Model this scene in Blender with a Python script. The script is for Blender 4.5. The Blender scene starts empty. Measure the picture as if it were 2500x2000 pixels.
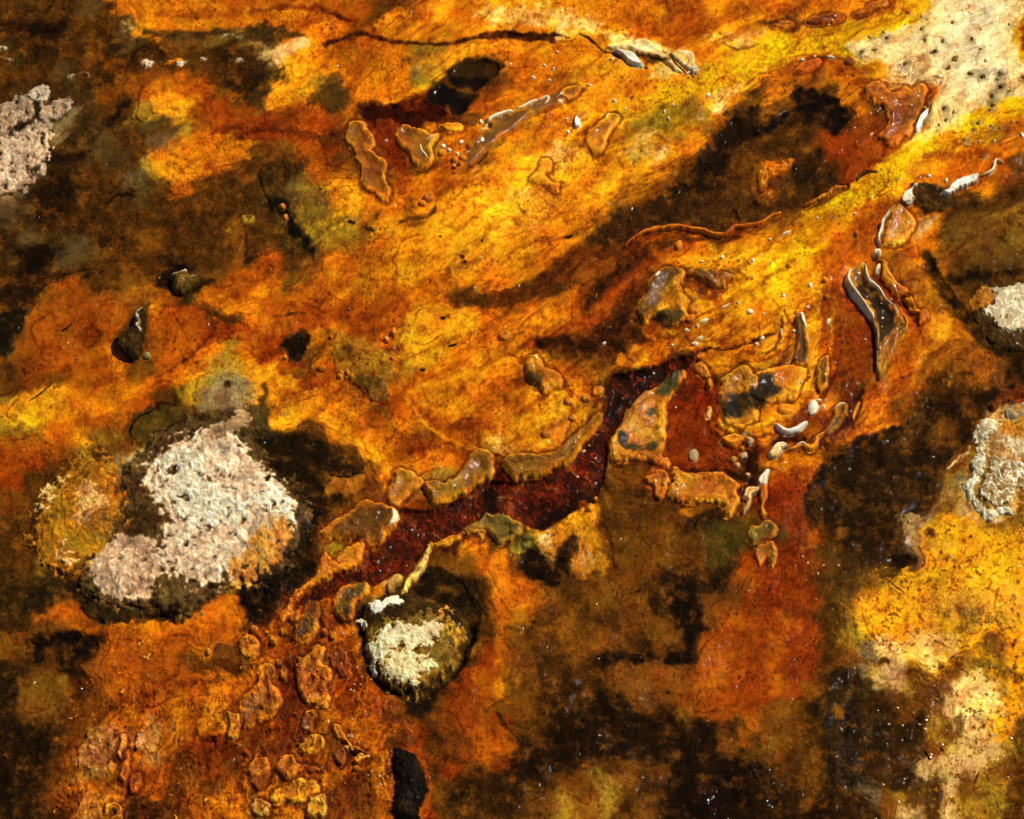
import bpy, math, random
import numpy as np
C = bpy.context.scene.collection
scene = bpy.context.scene
# ------------------------------------------------------------------ camera, world, sun, exposure
PITCH = math.radians(52.0); DIST = 3.2; LENS = 96.0
cam_d = bpy.data.cameras.new('camera'); cam = bpy.data.objects.new('camera', cam_d); C.objects.link(cam)
cam_d.lens = LENS; cam_d.sensor_width = 36.0; cam_d.sensor_fit = 'HORIZONTAL'
cam_d.clip_start = 0.01; cam_d.clip_end = 5000
cam.location = (0, -DIST*math.cos(PITCH), DIST*math.sin(PITCH))
cam.rotation_euler = (math.radians(90) - PITCH, 0, 0)
scene.camera = cam
SUN_EL = math.radians(50.0); SUN_AZ = math.radians(52.0)      # azimuth clockwise from +Y (away from the camera, to the right)
world = bpy.data.worlds.new('World'); scene.world = world; world.use_nodes = True
wn = world.node_tree.nodes; sky = wn.new('ShaderNodeTexSky'); sky.sky_type = 'NISHITA'; sky.sun_disc = False
sky.sun_elevation = SUN_EL; sky.sun_rotation = SUN_AZ
wn['Background'].inputs['Strength'].default_value = 0.05
world.node_tree.links.new(sky.outputs[0], wn['Background'].inputs[0])
sun_d = bpy.data.lights.new('sun', 'SUN'); sun_d.energy = 4.9; sun_d.angle = math.radians(0.5); sun_d.color = (1.0, 0.92, 0.80)
sun = bpy.data.objects.new('sun', sun_d); C.objects.link(sun)
from mathutils import Vector
sdir = Vector((math.sin(SUN_AZ)*math.cos(SUN_EL), math.cos(SUN_AZ)*math.cos(SUN_EL), math.sin(SUN_EL)))
sun.rotation_euler = (-sdir).to_track_quat('-Z', 'Y').to_euler()
scene.view_settings.view_transform = 'Standard'; scene.view_settings.look = 'None'
scene.view_settings.exposure = 0.12; scene.view_settings.gamma = 1.0
# FIELD BEGIN
import numpy as np, math
rng = np.random.RandomState(7)
PERM = rng.permutation(256); PERM = np.concatenate([PERM, PERM])
GX = np.cos(np.arange(256)*2*np.pi/256*37); GY = np.sin(np.arange(256)*2*np.pi/256*37)
def perlin(x, y, s=0):
    x = x + s*17.13; y = y + s*9.71
    xi = np.floor(x).astype(np.int64); yi = np.floor(y).astype(np.int64)
    xf = (x - xi).astype(np.float32); yf = (y - yi).astype(np.float32)
    xi = (xi + s*31) & 255; yi = yi & 255
    u = xf*xf*xf*(xf*(xf*6-15)+10); v = yf*yf*yf*(yf*(yf*6-15)+10)
    def g(a, b, dx, dy):
        h = PERM[PERM[(xi+a) & 255] + ((yi+b) & 255)]
        return GX[h]*dx + GY[h]*dy
    n00 = g(0,0,xf,yf); n10 = g(1,0,xf-1,yf); n01 = g(0,1,xf,yf-1); n11 = g(1,1,xf-1,yf-1)
    a = n00 + u*(n10-n00); b = n01 + u*(n11-n01)
    return ((a + v*(b-a))*1.5).astype(np.float32)
def fbm(x, y, o=4, s=0, g=0.5):
    r = 0; a = 1.0; t = 0
    for i in range(o):
        r = r + a*perlin(x*(2.03**i), y*(2.03**i), s+i*3); t += a; a *= g
    return r/t*1.25
def ridged(x, y, o=3, s=0):
    r = 0; a = 1.0; t = 0
    for i in range(o):
        r = r + a*(1-np.abs(perlin(x*2.1**i, y*2.1**i, s+i*5))*2.2); t += a; a *= 0.5
    return np.clip(r/t, 0, 1)
def worley(x, y, s=0, jit=0.95):
    xi = np.floor(x).astype(np.int64); yi = np.floor(y).astype(np.int64)
    f1 = np.full(x.shape, 9.0, np.float32); f2 = f1.copy(); idc = np.zeros(x.shape, np.float32)
    for dx in (-1,0,1):
        for dy in (-1,0,1):
            h = PERM[PERM[(xi+dx+s*13) & 255] + ((yi+dy) & 255)]
            h2 = PERM[(h+71) & 255]
            px = xi+dx+0.5+(h/255.0-0.5)*jit; py = yi+dy+0.5+(h2/255.0-0.5)*jit
            d = np.hypot(px-x, py-y).astype(np.float32)
            m = d < f1
            f2 = np.where(m, f1, np.minimum(f2, d)); idc = np.where(m, PERM[(h2+h) & 255]/255.0, idc); f1 = np.where(m, d, f1)
    return f1, f2, idc
def sst(a, b, x):
    t = np.clip((x-a)/(b-a), 0, 1); return t*t*(3-2*t)
PAL = dict(K=(36,16,2), k=(62,32,5), n=(72,46,11), m=(94,66,25), b=(84,46,7), B=(128,73,12), r=(58,13,2), R=(142,54,5),
           o=(172,84,8), O=(208,118,10), y=(228,150,16), Y=(216,170,12), g=(160,118,28), c=(240,200,120), W=(240,218,168),
           w=(214,194,172), t=(192,150,88), G=(138,108,70), a=(236,172,70), v=(70,72,30))
def colr(c): return np.array(PAL[c] if isinstance(c, str) else c, np.float32)/255.0
MAP = """
bnbbmbOOoOooooooooBBoyOOyyyOOOOOOoOOoOOOOOOoYYWWWWc
kkKbbbmOBBggBmOOOooOyOyyOOycyyOOoOOyyyByYYcccWWWWY
nkkbBkkkbbkbntyOoooOgyyOOOOOOOcWccyyYYyYYYcWWtwwWc
bbbmbkkbbbbkknyOOoOOgyBkBoOOOyOOyyyYYOooooycWtWwwW
bmknkbBoOoBknyOgmoOOyKKoOOOoyyyyYYycObOBOOBooyWWwW
GGGnbKbgyoRogBooBorrRrBOOgOyyOyygggObBkKKBOBbcWcYy
GwGnmmbmgORrRRRobORRBOOomOoOyogggyokkkbbKboRocWYYO
wwnKmmbgOooOBBooRBRrgoOBOyycyoycyOBKbbbbRRRoYYyOoo
wwknbbmgyOoBbknoOBBoBooyOyyyyyyyOBkkBOBkbRoYYOOOOB
GkKkbbmboBbbbnmgyOOoOOyyycyyOOBgbbkbBBbbBYYyOomkbb
mkkkbbbbbbbbbnggyOOOByyyycyOOBbkbbbbbBBYYYOoOBbbBg
kmnmbkbBbbbBbbnggByyyyyyyOOOBkBRoBboOOyYYOoOtObBBg
nKKmmbbbkbbBkobBOOOyyOgOOOOBboboOOyyyyYOOOooOOBbBb
kKkbbbBbkmBoooBoOOOOyOOOOOBbBobRbObBybYyOyoRROBnkkb
kkBobBooBnOoOoooooooOOBbkbBOobRbByORyOyyOoRBOBBkbG
kooBoobORRbOOooooRRoyOyOOOyOoRkbByOyyOyyyoRBRyOkbG
kBooRoboooRRooBOooOoOyyOOOoRbbkRoOyoOyyyOorBOOOBkm
bBRooOBooROgORBOoBgBgOOyOOyBbkoOokoOyyByoorOOBBBBk
BbboooOoOygGyOoooBgoOyyOOROOOBKKkmroOBOyoboOoBkBBk
gyyOOOobbgttyyyOooBoOyOoooyyyoKBgRRBkOOyObOOBbkkKR
gyOOoobBmBBtnyyyOOOOoOOoOOyyOKKygRRymOyRRoOOBbkbty
BBOOygBtmGtbkkkBOOOoRoRyyyyOgkOBORROORroOOkbBBbBWc
RRbBgbGwwttnkkkkkbOOOOogBgBOrrgbORrrkoOOBkkkkkBgWc
RbbBgyGtwwtGwkkbBBByggBrrrrrrkBoOOOOkORobknkbngGWW
BbBytymGtwwwwnkkKBBoRBrrrrrrkBbbkOBBORRbknkkkBgtWg
bbgyGBbmGwtttnbkBbBRrrrrgBryObkbbbkbBRRbkkkbGgyygg
bbggggtttwwttGbbgBorRrOOngcybBbbBbbnbmRobkkbGyYyyy
bbggBtttwttyybkkOORRcBBoOKkkObBBBBbbRRRRBkkkKOyyyy
bbnkBtttGnkokkBRRgOtckkbOoBbbBBbbkbkoRRRbbgyyyyyyy
kkkBkbgnkkooKkoORmgmBkkkoOBbbBBBkKBBRRRRbgyyyygByy
kbBooBOOOOoOkoOROkcWyGkboBbBbbBBBKBoRRoRbgyyyyyByy
BBkbKoooooOOooBooOtccygRoBbbBBbkBKooRoRRbgGcycyyBy
bbBKBooRobnnOORORoctygbROBbbbkBBBboORoRRbBGtByBgyy
kBBgkOooRoOOOorORRoctkRoOBbkkbBBBBooRoRBkngtgbtcgy
bBBbbBOoOoyoOorooooBkbRoBBbkbkkbkBooRRBkBnkbBBtcyy
kbbkBOOtOoyOoRrOoOOoRbRoRbbbkbkkkbkboBBbnKnkkgBWyg
kkkBttOtOoobRrOOboOkRbbookbkkkkkbKkBbBBbnkkknBgttg
bkbBtOoobkRboOooooOKkRRBRkkkbbBbBkkKKbbBkbkbktttgB
kkBoOBoobBbooOyyBbOKkBbkkBbBBgBbkKkKbbkBknGBgbtBgb
bkkBtyBkboOygyyyBBOKRBbbbBBgBgbBkKKKkbkKKknBtbtggb
""".split()
MAP = [(r + r[-1]*50)[:50] for r in MAP]
TO = {1:(0,0),2:(600,0),3:(1200,0),4:(1850,0),5:(0,500),6:(600,500),7:(1200,500),8:(1850,500),
      9:(0,1000),10:(600,1000),11:(1200,1000),12:(1850,1000),13:(0,1480),14:(600,1480),15:(1200,1480),16:(1850,1480),0:(0,0)}
def T(n, *p):
    s = 1.1596 if n == 0 else 0.30148
    ox, oy = TO[n]
    return [(ox + p[i]*s, oy + p[i+1]*s) for i in range(0, len(p), 2)]
def smooth(pts, closed, k=4):
    P = np.array(pts, float); n = len(P); out = []
    rngi = range(n) if closed else range(n-1)
    for i in rngi:
        if closed: p0, p1, p2, p3 = P[(i-1) % n], P[i], P[(i+1) % n], P[(i+2) % n]
        else: p0, p1, p2, p3 = P[max(i-1,0)], P[i], P[i+1], P[min(i+2,n-1)]
        for j in range(k):
            t = j/k
            out.append(0.5*((2*p1)+(-p0+p2)*t+(2*p0-5*p1+4*p2-p3)*t*t+(-p0+3*p1-3*p2+p3)*t**3))
    if not closed: out.append(P[-1])
    return np.array(out)
class Shape:
    """signed distance (photo-pixel units on the ground, positive inside) of a closed outline, an open stroke or an ellipse"""
    def __init__(s, kind, pts, w=8, warp=0.0, ws=22.0, seed=0, k=3, taper=False):
        s.kind, s.w, s.warp, s.ws, s.seed, s.taper = kind, w, warp, ws, seed, taper
        if kind == 'e': s.c = pts; s.P = None; r = max(pts[2], pts[3]); s.bb = (pts[0]-r, pts[1]-r, pts[0]+r, pts[1]+r)
        else:
            s.P = smooth(pts, kind == 'p', k) if len(pts) > 2 else np.array(pts, float)
            e = (w if kind == 's' else 0)
            s.bb = (s.P[:,0].min()-e, s.P[:,1].min()-e, s.P[:,0].max()+e, s.P[:,1].max()+e)
    def __call__(s, U, V):
        if s.warp:
            U, V = (U + s.warp*fbm(U/s.ws, V/s.ws, 2, 40+s.seed), V + s.warp*fbm(U/s.ws, V/s.ws, 2, 60+s.seed))
        if s.kind == 'e':
            cx, cy, a, b = s.c[:4]; th = math.radians(s.c[4]) if len(s.c) > 4 else 0
            x = (U-cx)*math.cos(th)+(V-cy)*math.sin(th); y = -(U-cx)*math.sin(th)+(V-cy)*math.cos(th)
            q = np.sqrt((x/a)**2+(y/b)**2)
            return ((1-q)*min(a, b)).astype(np.float32)
        P = s.P; n = len(P); d2 = np.full(U.shape, 1e12, np.float32); ins = np.zeros(U.shape, bool); tt = np.zeros(U.shape, np.float32)
        for i in range(n if s.kind == 'p' else n-1):
            x1, y1 = P[i]; x2, y2 = P[(i+1) % n]; ex, ey = x2-x1, y2-y1; L = ex*ex+ey*ey+1e-9
            t = np.clip(((U-x1)*ex+(V-y1)*ey)/L, 0, 1)
            q = ((U-x1-t*ex)**2+(V-y1-t*ey)**2).astype(np.float32)
            if s.kind == 's': m = q < d2; tt = np.where(m, (i+t)/(n-1), tt)
            d2 = np.minimum(d2, q)
            if s.kind == 'p':
                c = ((y1 > V) != (y2 > V))
                if abs(ey) > 1e-9: ins ^= c & (U < ex*(V-y1)/ey + x1)
        d = np.sqrt(d2)
        if s.kind == 'p': return np.where(ins, d, -d)
        w = s.w*(0.35+0.65*np.clip(np.sin(np.clip(tt, 0, 1)*np.pi), 0, 1)**0.6) if s.taper else s.w
        return w-d
STEP = 2.0; U0, V0, U1, V1 = -240, -240, 2740, 2240
us = np.arange(U0, U1+0.1, STEP, dtype=np.float32); vs = np.arange(V0, V1+0.1, STEP, dtype=np.float32)
UU, VV = np.meshgrid(us, vs)
NV, NU = UU.shape
def window(bb, pad):
    a = max(0, int((bb[0]-pad-U0)/STEP)); b = min(NU, int((bb[2]+pad-U0)/STEP)+2)
    c = max(0, int((bb[1]-pad-V0)/STEP)); d = min(NV, int((bb[3]+pad-V0)/STEP)+2)
    return slice(c, d), slice(a, b)
# ---- base colour from the pigment map, looked up through warped coordinates
def mapcolor():
    w1 = 62; k = .62
    P_ = UU*.86-VV*.5; Q_ = UU*.5+VV*.86; st = sst(1500, 900, VV)
    p_ = P_/(110+110*st); q_ = Q_/(110-28*st)
    a_ = fbm(p_, q_, 6, 1, k); b_ = fbm(p_, q_, 6, 2, k)
    gx = UU + w1*(1+.5*st)*a_*.86 + w1*.5*b_; gy = VV - w1*(1+.5*st)*a_*.5 + w1*.86*b_
    fx = np.clip(gx/50-0.5, 0, 48.999); fy = np.clip(gy/50-0.5, 0, 38.999)
    A = np.array([[colr(c) for c in r] for r in MAP], np.float32)
    ix = fx.astype(int); iy = fy.astype(int); tx = fx-ix; ty = fy-iy
    tx = sst(0.13, .87, tx)[..., None]; ty = sst(0.13, .87, ty)[..., None]
    return (A[iy,ix]*(1-tx)+A[iy,ix+1]*tx)*(1-ty)+(A[iy+1,ix]*(1-tx)+A[iy+1,ix+1]*tx)*ty
COL = mapcolor()
def blur(A, r):
    for ax in (0, 1):
        P_ = np.pad(A, [(r+1, r) if i == ax else (0, 0) for i in range(2)], mode='edge'); c = np.cumsum(P_.astype(np.float64), axis=ax)
        A = ((c[2*r+1:] - c[:-2*r-1])/(2*r+1) if ax == 0 else (c[:, 2*r+1:] - c[:, :-2*r-1])/(2*r+1)).astype(np.float32)
    return A
_L = blur(blur(blur(COL[..., 0]*.5+COL[..., 1]*.8, 9), 9), 7)
TQ = _L*6.5 + .8*fbm((UU*.8-VV*.6)/210, (UU*.6+VV*.8)/90, 3, 171)
_gy, _gx = np.gradient(TQ); _g = np.hypot(_gx, _gy)/STEP + 1e-4; _fr = TQ-np.floor(TQ)
TD = (_fr-.5)/_g                                   # distance in px from the terrace line, positive on the pale side
H = np.zeros(UU.shape, np.float32)          # relief in mm
GLOSS = np.full(UU.shape, 0.35, np.float32)  # wetness
WORM = np.zeros(UU.shape, np.float32)
SMOOTHM = np.zeros(UU.shape, np.float32)     # suppresses the grainy texture on slick lobes
N1 = fbm(UU/30, VV/30, 4, 5, 0.6)
_a = UU+14*fbm(UU/34, VV/34, 3, 151); _b = VV+14*fbm(UU/34, VV/34, 3, 152)
FRAG = .75*fbm((_a*.75-_b*.66)/26, (_a*.66+_b*.75)/15, 5, 153, .68) + .55*(ridged((_a*.8+_b*.6)/34, (_b*.8-_a*.6)/22, 2, 154)-.5)
LUMP = np.zeros(UU.shape, np.float32); CREST = np.zeros(UU.shape, np.float32)
def paint(shape, c, soft=8, alpha=1.0, dh=0, hw=None, noise=0.5, worm=None, gloss=None, slick=None, hole=None, frag=None, lumps=None):
    sl = window(shape.bb, soft*2+shape.warp*1.5+6); U = UU[sl]; V = VV[sl]
    if U.size == 0: return
    d = shape(U, V); n = N1[sl]*soft*noise*2
    a = sst(-soft, soft, d+n+6*N1[sl]*min(1, soft/8))*alpha
    if hole is not None: a = a*sst(hole-0.12, hole+0.12, 0.5+0.5*fbm(U/14, V/14, 4, 77, 0.65))
    if frag is not None:
        a = sst(.46-.07, .46+.07, sst(-soft, soft, d+n)*(.36+frag)+.8*FRAG[sl])*sst(-soft*1.2, -soft*.4, d); CREST[sl] = np.maximum(CREST[sl]*(1-a), a)
    if lumps is not None: LUMP[sl] = np.maximum(LUMP[sl], a*lumps); return
    if c is not None: COL[sl] = COL[sl]*(1-a[..., None]) + colr(c)*a[..., None]
    if dh:
        hw = hw or soft*2; t = np.clip(d/hw, 0, 1); H[sl] += dh*np.sqrt(np.clip(1-(1-t)**2, 0, 1))
    if worm is not None: WORM[sl] = np.maximum(WORM[sl], a*worm) if worm > 0 else WORM[sl]*(1-a)
    if gloss is not None: GLOSS[sl] = GLOSS[sl]*(1-a)+gloss*a
    if slick is not None: SMOOTHM[sl] = np.maximum(SMOOTHM[sl], a*slick)
def Pp(n, pts, c, soft=8, warp=8, ws=26, **k): paint(Shape('p', T(n, *pts), warp=warp, ws=ws), c, soft, **k)
def Ps(n, pts, c, w=6, soft=4, warp=4, ws=24, taper=True, **k): paint(Shape('s', T(n, *pts), w=w, warp=warp, ws=ws, taper=taper), c, soft, **k)
def Pe(n, x, y, a, b, c, soft=6, rot=0, warp=5, ws=16, **k):
    q = T(n, x, y)[0]; s = 1.1596 if n == 0 else 0.30148
    paint(Shape('e', (q[0], q[1], a*s, b*s, rot), warp=warp, ws=ws), c, soft, **k)
# ================= pigment zones
# top left
Pp(1,(860,-60,960,60,1060,110,1060,180,1180,235,1400,262,1700,240,2000,215,2400,180,2600,-60),'O',6,8)
Pp(2,(-200,-60,-100,60,300,60,620,75,760,120,900,160,1040,60,1060,-80),'o',10,6,alpha=.8)
Ps(1,(1250,110,1500,120,1800,110,2156,125),'R',9,10,alpha=.55)
Ps(1,(1180,260,1400,290,1650,278,1900,250),'n',9,6,alpha=.9)
Ps(1,(1300,330,1600,340,2000,320),'m',14,12,alpha=.5)
Pp(1,(850,500,1150,560,1450,560,1650,590,1750,680,1600,780,1400,760,1200,780,1000,800,850,850,800,760,950,640),'o',16,14,alpha=.55)
Pp(1,(1220,780,1500,740,1640,800,1500,900,1480,980,1400,1010,1280,900),'y',10,12,alpha=.45)
Pp(1,(1230,1330,1350,1290,1500,1320,1640,1330,1700,1420,1600,1460,1400,1480,1280,1420),'y',9,12,alpha=.55)
Pp(1,(1520,870,1700,830,1900,850,2156,960,2156,1090,1900,1100,1800,1090,1620,1060,1500,960),'R',14,14,alpha=.6)
Pp(1,(1480,1110,1700,1080,1950,1130,2080,1180,1990,1260,1880,1300,1850,1370,1740,1390,1690,1320,1500,1290,1380,1250),'O',8,12,alpha=.75)
Pe(1,830,1130,110,150,'m',18,alpha=.8); Pe(1,1290,1150,110,70,'G',12,alpha=.5); Pe(1,1060,1460,110,60,'G',10,rot=-30,alpha=.6)
Pe(1,1040,200,85,48,'t',8,rot=-20,alpha=.8,hole=.45); Pe(1,2090,355,60,28,'t',6,alpha=.8)
for x,y,a,b in ((1195,515,48,28),(1400,505,60,16),(1450,500,34,18),(1640,470,18,9),(600,620,40,16),(680,590,45,14),(40,490,50,12),(20,400,30,20),(1930,290,30,14),(1830,290,50,16),(1940,490,30,15),(1870,440,20,12)):
    Pe(1,x,y,a,b,'w',4,alpha=.9,hole=.42,dh=2.0,hw=4)
Ps(1,(1330,525,1390,500,1470,480),'O',5,3)
for P_ in ((100,1600,500,1500,700,1200,850,1000),(500,300,300,230,60,200),(1080,440,1060,560,1100,620),(1750,600,1950,720,2150,640),(150,1650,420,1640,560,1560)):
    Ps(1,P_,'K',14,14,warp=14,alpha=.55)
Ps(1,(720,1580,740,1500,830,1480),'k',3,3); Ps(1,(860,1640,960,1570,1070,1580),'K',5,4); Ps(1,(900,1620,930,1520,1010,1440),'k',3,3)
# tile 2
Ps(2,(0,100,230,78,430,70,620,80,740,120,830,170,900,200),'R',6,5,alpha=.85,dh=-1,hw=5)
Ps(2,(620,85,740,125,860,175),'r',3,4,alpha=.7)
Ps(2,(640,350,800,310,920,285,1000,285,1080,318,1200,345,1350,360,1500,372,1700,352,1850,305,2000,275,2156,268,2300,278),'r',4,4,alpha=.85,dh=-2.5,hw=5,taper=False)
Ps(2,(1900,310,2050,290,2156,280,2400,285,2500,310),(70,28,4),9,5)
Ps(2,(1010,200,1030,260,1060,290),'R',6,5,alpha=.8)
Pp(2,(1820,90,2000,60,2156,40,2400,40,2700,90,2860,170,2780,230,2500,215,2200,190,2000,200,1920,150),'c',14,16,alpha=.75,hole=.38)
Pe(2,1080,40,60,35,'n',10,alpha=.5)
Pp(2,(0,230,150,200,300,230,520,300,420,330,330,300,200,360,100,330,0,300),'n',9,10,alpha=.9)
Pp(2,(200,500,225,420,350,330,480,298,520,318,450,400,330,450,310,520),(225,170,105),6,5,alpha=.95,hole=.25,dh=2,hw=8)
Pp(2,(1340,520,1480,440,1620,470,1610,590,1500,700,1360,690),'g',12,10,alpha=.6); Pe(2,1370,590,35,60,'G',8,alpha=.6); Pe(2,1310,500,28,22,'b',6,alpha=.7)
Pp(2,(380,470,520,490,600,560,580,640,440,640,350,580),'y',7,6,alpha=.7); Pp(2,(150,800,300,660,480,650,560,720,500,800,340,850,200,880),'y',8,8,alpha=.7)
Pp(2,(560,760,640,690,740,690,860,760,810,870,740,900,600,850,500,830),'n',8,9,alpha=.7,dh=1.5,hw=10)
Pp(2,(1107-0,500,1700,500,1107,500),'K',1,0,alpha=0)
Pp(2,(0,920,200,900,460,920,700,940,820,960,800,1030,600,1080,400,1060,150,1070,0,1080),'R',12,12,alpha=.75)
Ps(2,(0,1080,250,1050,450,1080,600,1100,760,1070),'r',6,7,alpha=.6)
Pp(2,(930,830,1060,820,1200,850,1350,850,1450,820,1520,860,1640,940,1560,985,1430,1000,1400,1060,1280,1150,1220,1100,1180,980,1090,960,1040,1050,1000,1000,920,920),'r',7,6,dh=-3,hw=14,gloss=.5)
Pp(2,(980,980,1100,960,1210,1100,1300,1240,1340,1330,1280,1380,1170,1300,1080,1220,1040,1090),(128,44,5),8,8,alpha=.85)
Pp(2,(1240,860,1420,830,1480,920,1640,950,1560,980,1440,1000,1400,1060,1300,1000),(72,16,2),9,6,alpha=.7)
Pp(2,(1680,540,1750,495,1900,470,2010,500,2060,560,2040,620,1960,650,1910,720,1860,800,1790,890,1720,940,1655,930,1640,860,1540,855,1475,830,1470,760,1530,700,1620,640),(26,12,2),6,5,dh=-5,hw=16,gloss=.75,slick=.6)
Pp(2,(1700,520,1780,490,1900,475,2010,510,2050,570,1960,610,1800,590,1700,580),(70,44,10),10,8,alpha=.8)
Pe(2,1780,720,80,60,(62,40,10),10,alpha=.6)
Pp(2,(180,1330,330,1250,450,1290,460,1400,380,1420,330,1500,240,1560,130,1420),'k',10,10,alpha=.7)
Pp(2,(100,1400,180,1340,270,1380,290,1480,230,1540,330,1640,340,1725,200,1725,160,1600),'n',7,8,alpha=.85,dh=3,hw=10,worm=.5)
Pp(2,(340,1480,480,1420,560,1500,650,1600,700,1725,440,1725,360,1600),(130,112,42),16,14,alpha=.6,hole=.35)
Pp(2,(1950,1400,2156,1180,2400,1000,2500,960,2560,980,2480,1100,2300,1280,2156,1500,1980,1640,1800,1600),'y',14,10,alpha=.6)
Ps(2,(1690,1400,1800,1370,1900,1300,1960,1220),'r',3,3,alpha=.8,dh=-1.5,hw=4); Ps(2,(1530,1700,1560,1580,1680,1480),'B',4,5,alpha=.6)
# tile 3
Ps(3,(0,275,100,262,230,275,300,310,420,285,540,268,620,288),(64,22,3),5,3,dh=-2,hw=5)
Ps(3,(720,262,790,295,850,345,920,400,1000,425,1060,470,1110,515,1180,540,1250,545),'r',2.6,2,taper=False,dh=-3,hw=3)
Pp(3,(540,110,640,150,700,210,760,240,900,280,1050,320,1180,310,1100,260,900,230,720,190),'c',6,8,alpha=.6,hole=.4)
for P_ in ((1100,140,1300,190,1500,225,1750,215),(1900,100,2020,60,2060,200)): Ps(3,P_,'o',22,16,alpha=.6)
Pp(3,(1720,300,1900,270,2080,250,2250,250,2156,330,2060,390,1960,400,1880,350,1800,330),'c',7,7,alpha=.6,hole=.42)
Ps(3,(1870,360,1930,395,2030,400,2110,380,2200,350),'B',2.2,3,alpha=.7,dh=-1.5,hw=3)
Pp(3,(1650,720,1700,560,1900,520,2156,440,2300,380,2156,560,2000,590,1860,620,1750,680),(226,170,8),14,10,alpha=.8)
Pp(3,(1930,690,2000,620,2080,600,2120,620,2050,700,1980,780,1900,830,1800,830,1740,790,1850,740),'a',6,6,alpha=.8,hole=.3)
Pp(3,(900,1000,1200,860,1500,860,1750,840,1700,1000,1500,1180,1250,1240,1000,1220),(176,134,22),20,16,alpha=.5,hole=.42)
for x,y,a,b in ((560,1260,120,50),(590,1350,60,60),(700,1200,70,45),(230,1600,130,60),(1080,1240,60,25),(2130,1570,30,30),(470,1640,60,60)): Pe(3,x,y,a,b,'c',8,alpha=.85,hole=.48)
Ps(3,(330,1170,450,1080,560,1010),'o',10,9,alpha=.75); Pe(3,760,1330,50,26,'o',7,rot=-30,alpha=.8); Pe(3,1450,1340,50,30,'o',8,alpha=.6)
Pp(3,(0,490,90,500,110,560,60,610,0,625,-60,560),'k',7,5,dh=-2,hw=8,alpha=.9); Pp(3,(110,500,260,480,400,500,360,560,220,590,130,560),'o',7,5,alpha=.7)
Pp(3,(2100,860,2156,900,2156,1040,2100,1200,1980,1260,1900,1340,1960,1480,1780,1540,1660,1500,1560,1600,1300,1620,1180,1680,1100,1640,1380,1480,1480,1340,1620,1270,1720,1220,1760,1130,1860,1040,1890,980,2020,960,2060,900),(34,17,3),16,10,alpha=.85,dh=-2,hw=30,gloss=.6)
Pp(3,(1830,1580,1960,1300,2060,1200,2156,1100,2156,1725,1900,1725),(96,50,8),18,12,alpha=.7)
# tile 4
Pp(4,(1320,-80,1300,60,1270,160,1050,200,900,240,700,330,720,420,880,470,1100,500,1260,470,1380,430,1420,560,1300,610,1440,620,1470,700,1450,800,1470,900,1380,1050,1250,1180,1500,1060,1680,1000,1720,920,1860,820,2000,840,2156,850,2400,800,2400,560,2156,530,2090,430,2060,300,2100,150,2156,60,2200,-80),(238,206,142),7,10,dh=0.8,hw=20,slick=.35)
Pp(4,(1500,-80,1480,100,1500,260,1400,400,1430,520,1560,640,1640,780,1800,760,1960,700,2000,520,1960,300,2020,100,2060,-80),(236,215,176),18,16,alpha=.7)
for x,y,a,b in ((1740,150,70,50),(1500,360,90,60),(1750,400,90,80),(1250,330,90,50),(1820,600,90,50),(1960,600,60,50),(1680,250,60,50),(1860,120,60,90),(1950,750,60,50)): Pe(4,x,y,a,b,(176,160,138),12,alpha=.5,hole=.4,warp=10)
Pp(4,(2110,200,2160,120,2300,100,2300,500,2160,520,2090,440,2080,320),(214,160,14),6,8,alpha=.9); Pe(4,2156,330,30,90,'R',8)
Ps(4,(1310,20,1240,110,1050,180,850,250,600,330,350,390,100,470,-150,600,-400,690),(224,170,9),22,9,warp=8,taper=False,alpha=.95)
Ps(4,(2156,870,1950,900,1800,960,1720,1010,1550,1090,1380,1160,1250,1240,1080,1370,900,1500,740,1620,600,1740,480,1850),(226,174,9),25,7,warp=6,taper=False,alpha=.97)
Pp(8,(780,-60,900,-40,700,160,560,320,420,440,260,500,120,560,60,480,200,360,330,240,460,120,600,0),(230,178,10),12,10,alpha=.85)
Pp(3,(1560,760,1720,600,1900,520,2156,420,2156,540,1960,580,1800,640,1700,740,1500,860,1300,900,1200,820,1400,800),(228,170,12),14,10,alpha=.7)
Pp(4,(1200,1180,1340,1060,1460,900,1700,960,1560,1060,1400,1120),'c',9,8,alpha=.7)
Pp(4,(650,1725,800,1500,1000,1330,1200,1260,1000,1500,850,1725),(224,166,10),9,8,alpha=.7)
Pp(4,(0,170,100,210,250,240,330,190,180,160,60,200),'B',5,5,alpha=.6)
Ps(4,(0,600,150,570,290,520,420,470,600,480,800,470),'B',2.5,3,alpha=.7)
Pp(4,(290,740,400,720,520,770,640,830,700,890,800,930,700,1010,640,1100,560,1080,480,1030,500,960,360,900,200,980,100,1080,0,1110,-60,1060,60,1010,200,900,300,850),(24,10,2),8,8,dh=-3,hw=18,gloss=.7)
Pp(4,(900,830,1040,870,1200,910,1290,960,1250,1040,1150,980,1040,960),(70,38,8),9,8,alpha=.85,gloss=.8)
Pp(4,(500,1080,660,1100,760,1000,840,1060,880,1150,920,1230,880,1340,700,1420,560,1300,480,1180),(150,60,6),14,10,alpha=.75)
Pp(4,(250,1350,400,1330,560,1400,620,1480,560,1560,300,1600,200,1500),(60,34,8),16,12,alpha=.7)
Pp(4,(0,1400,120,1350,220,1290,300,1310,260,1370,200,1450,100,1470,60,1560,0,1560),'O',4,6,dh=3,hw=6,worm=.8,hole=.3)
Pp(7,(1960,30,2156,-60,2156,-20,2050,60,2040,110,1990,100),'O',4,6,dh=3,hw=6,worm=.8,hole=.3)
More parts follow.
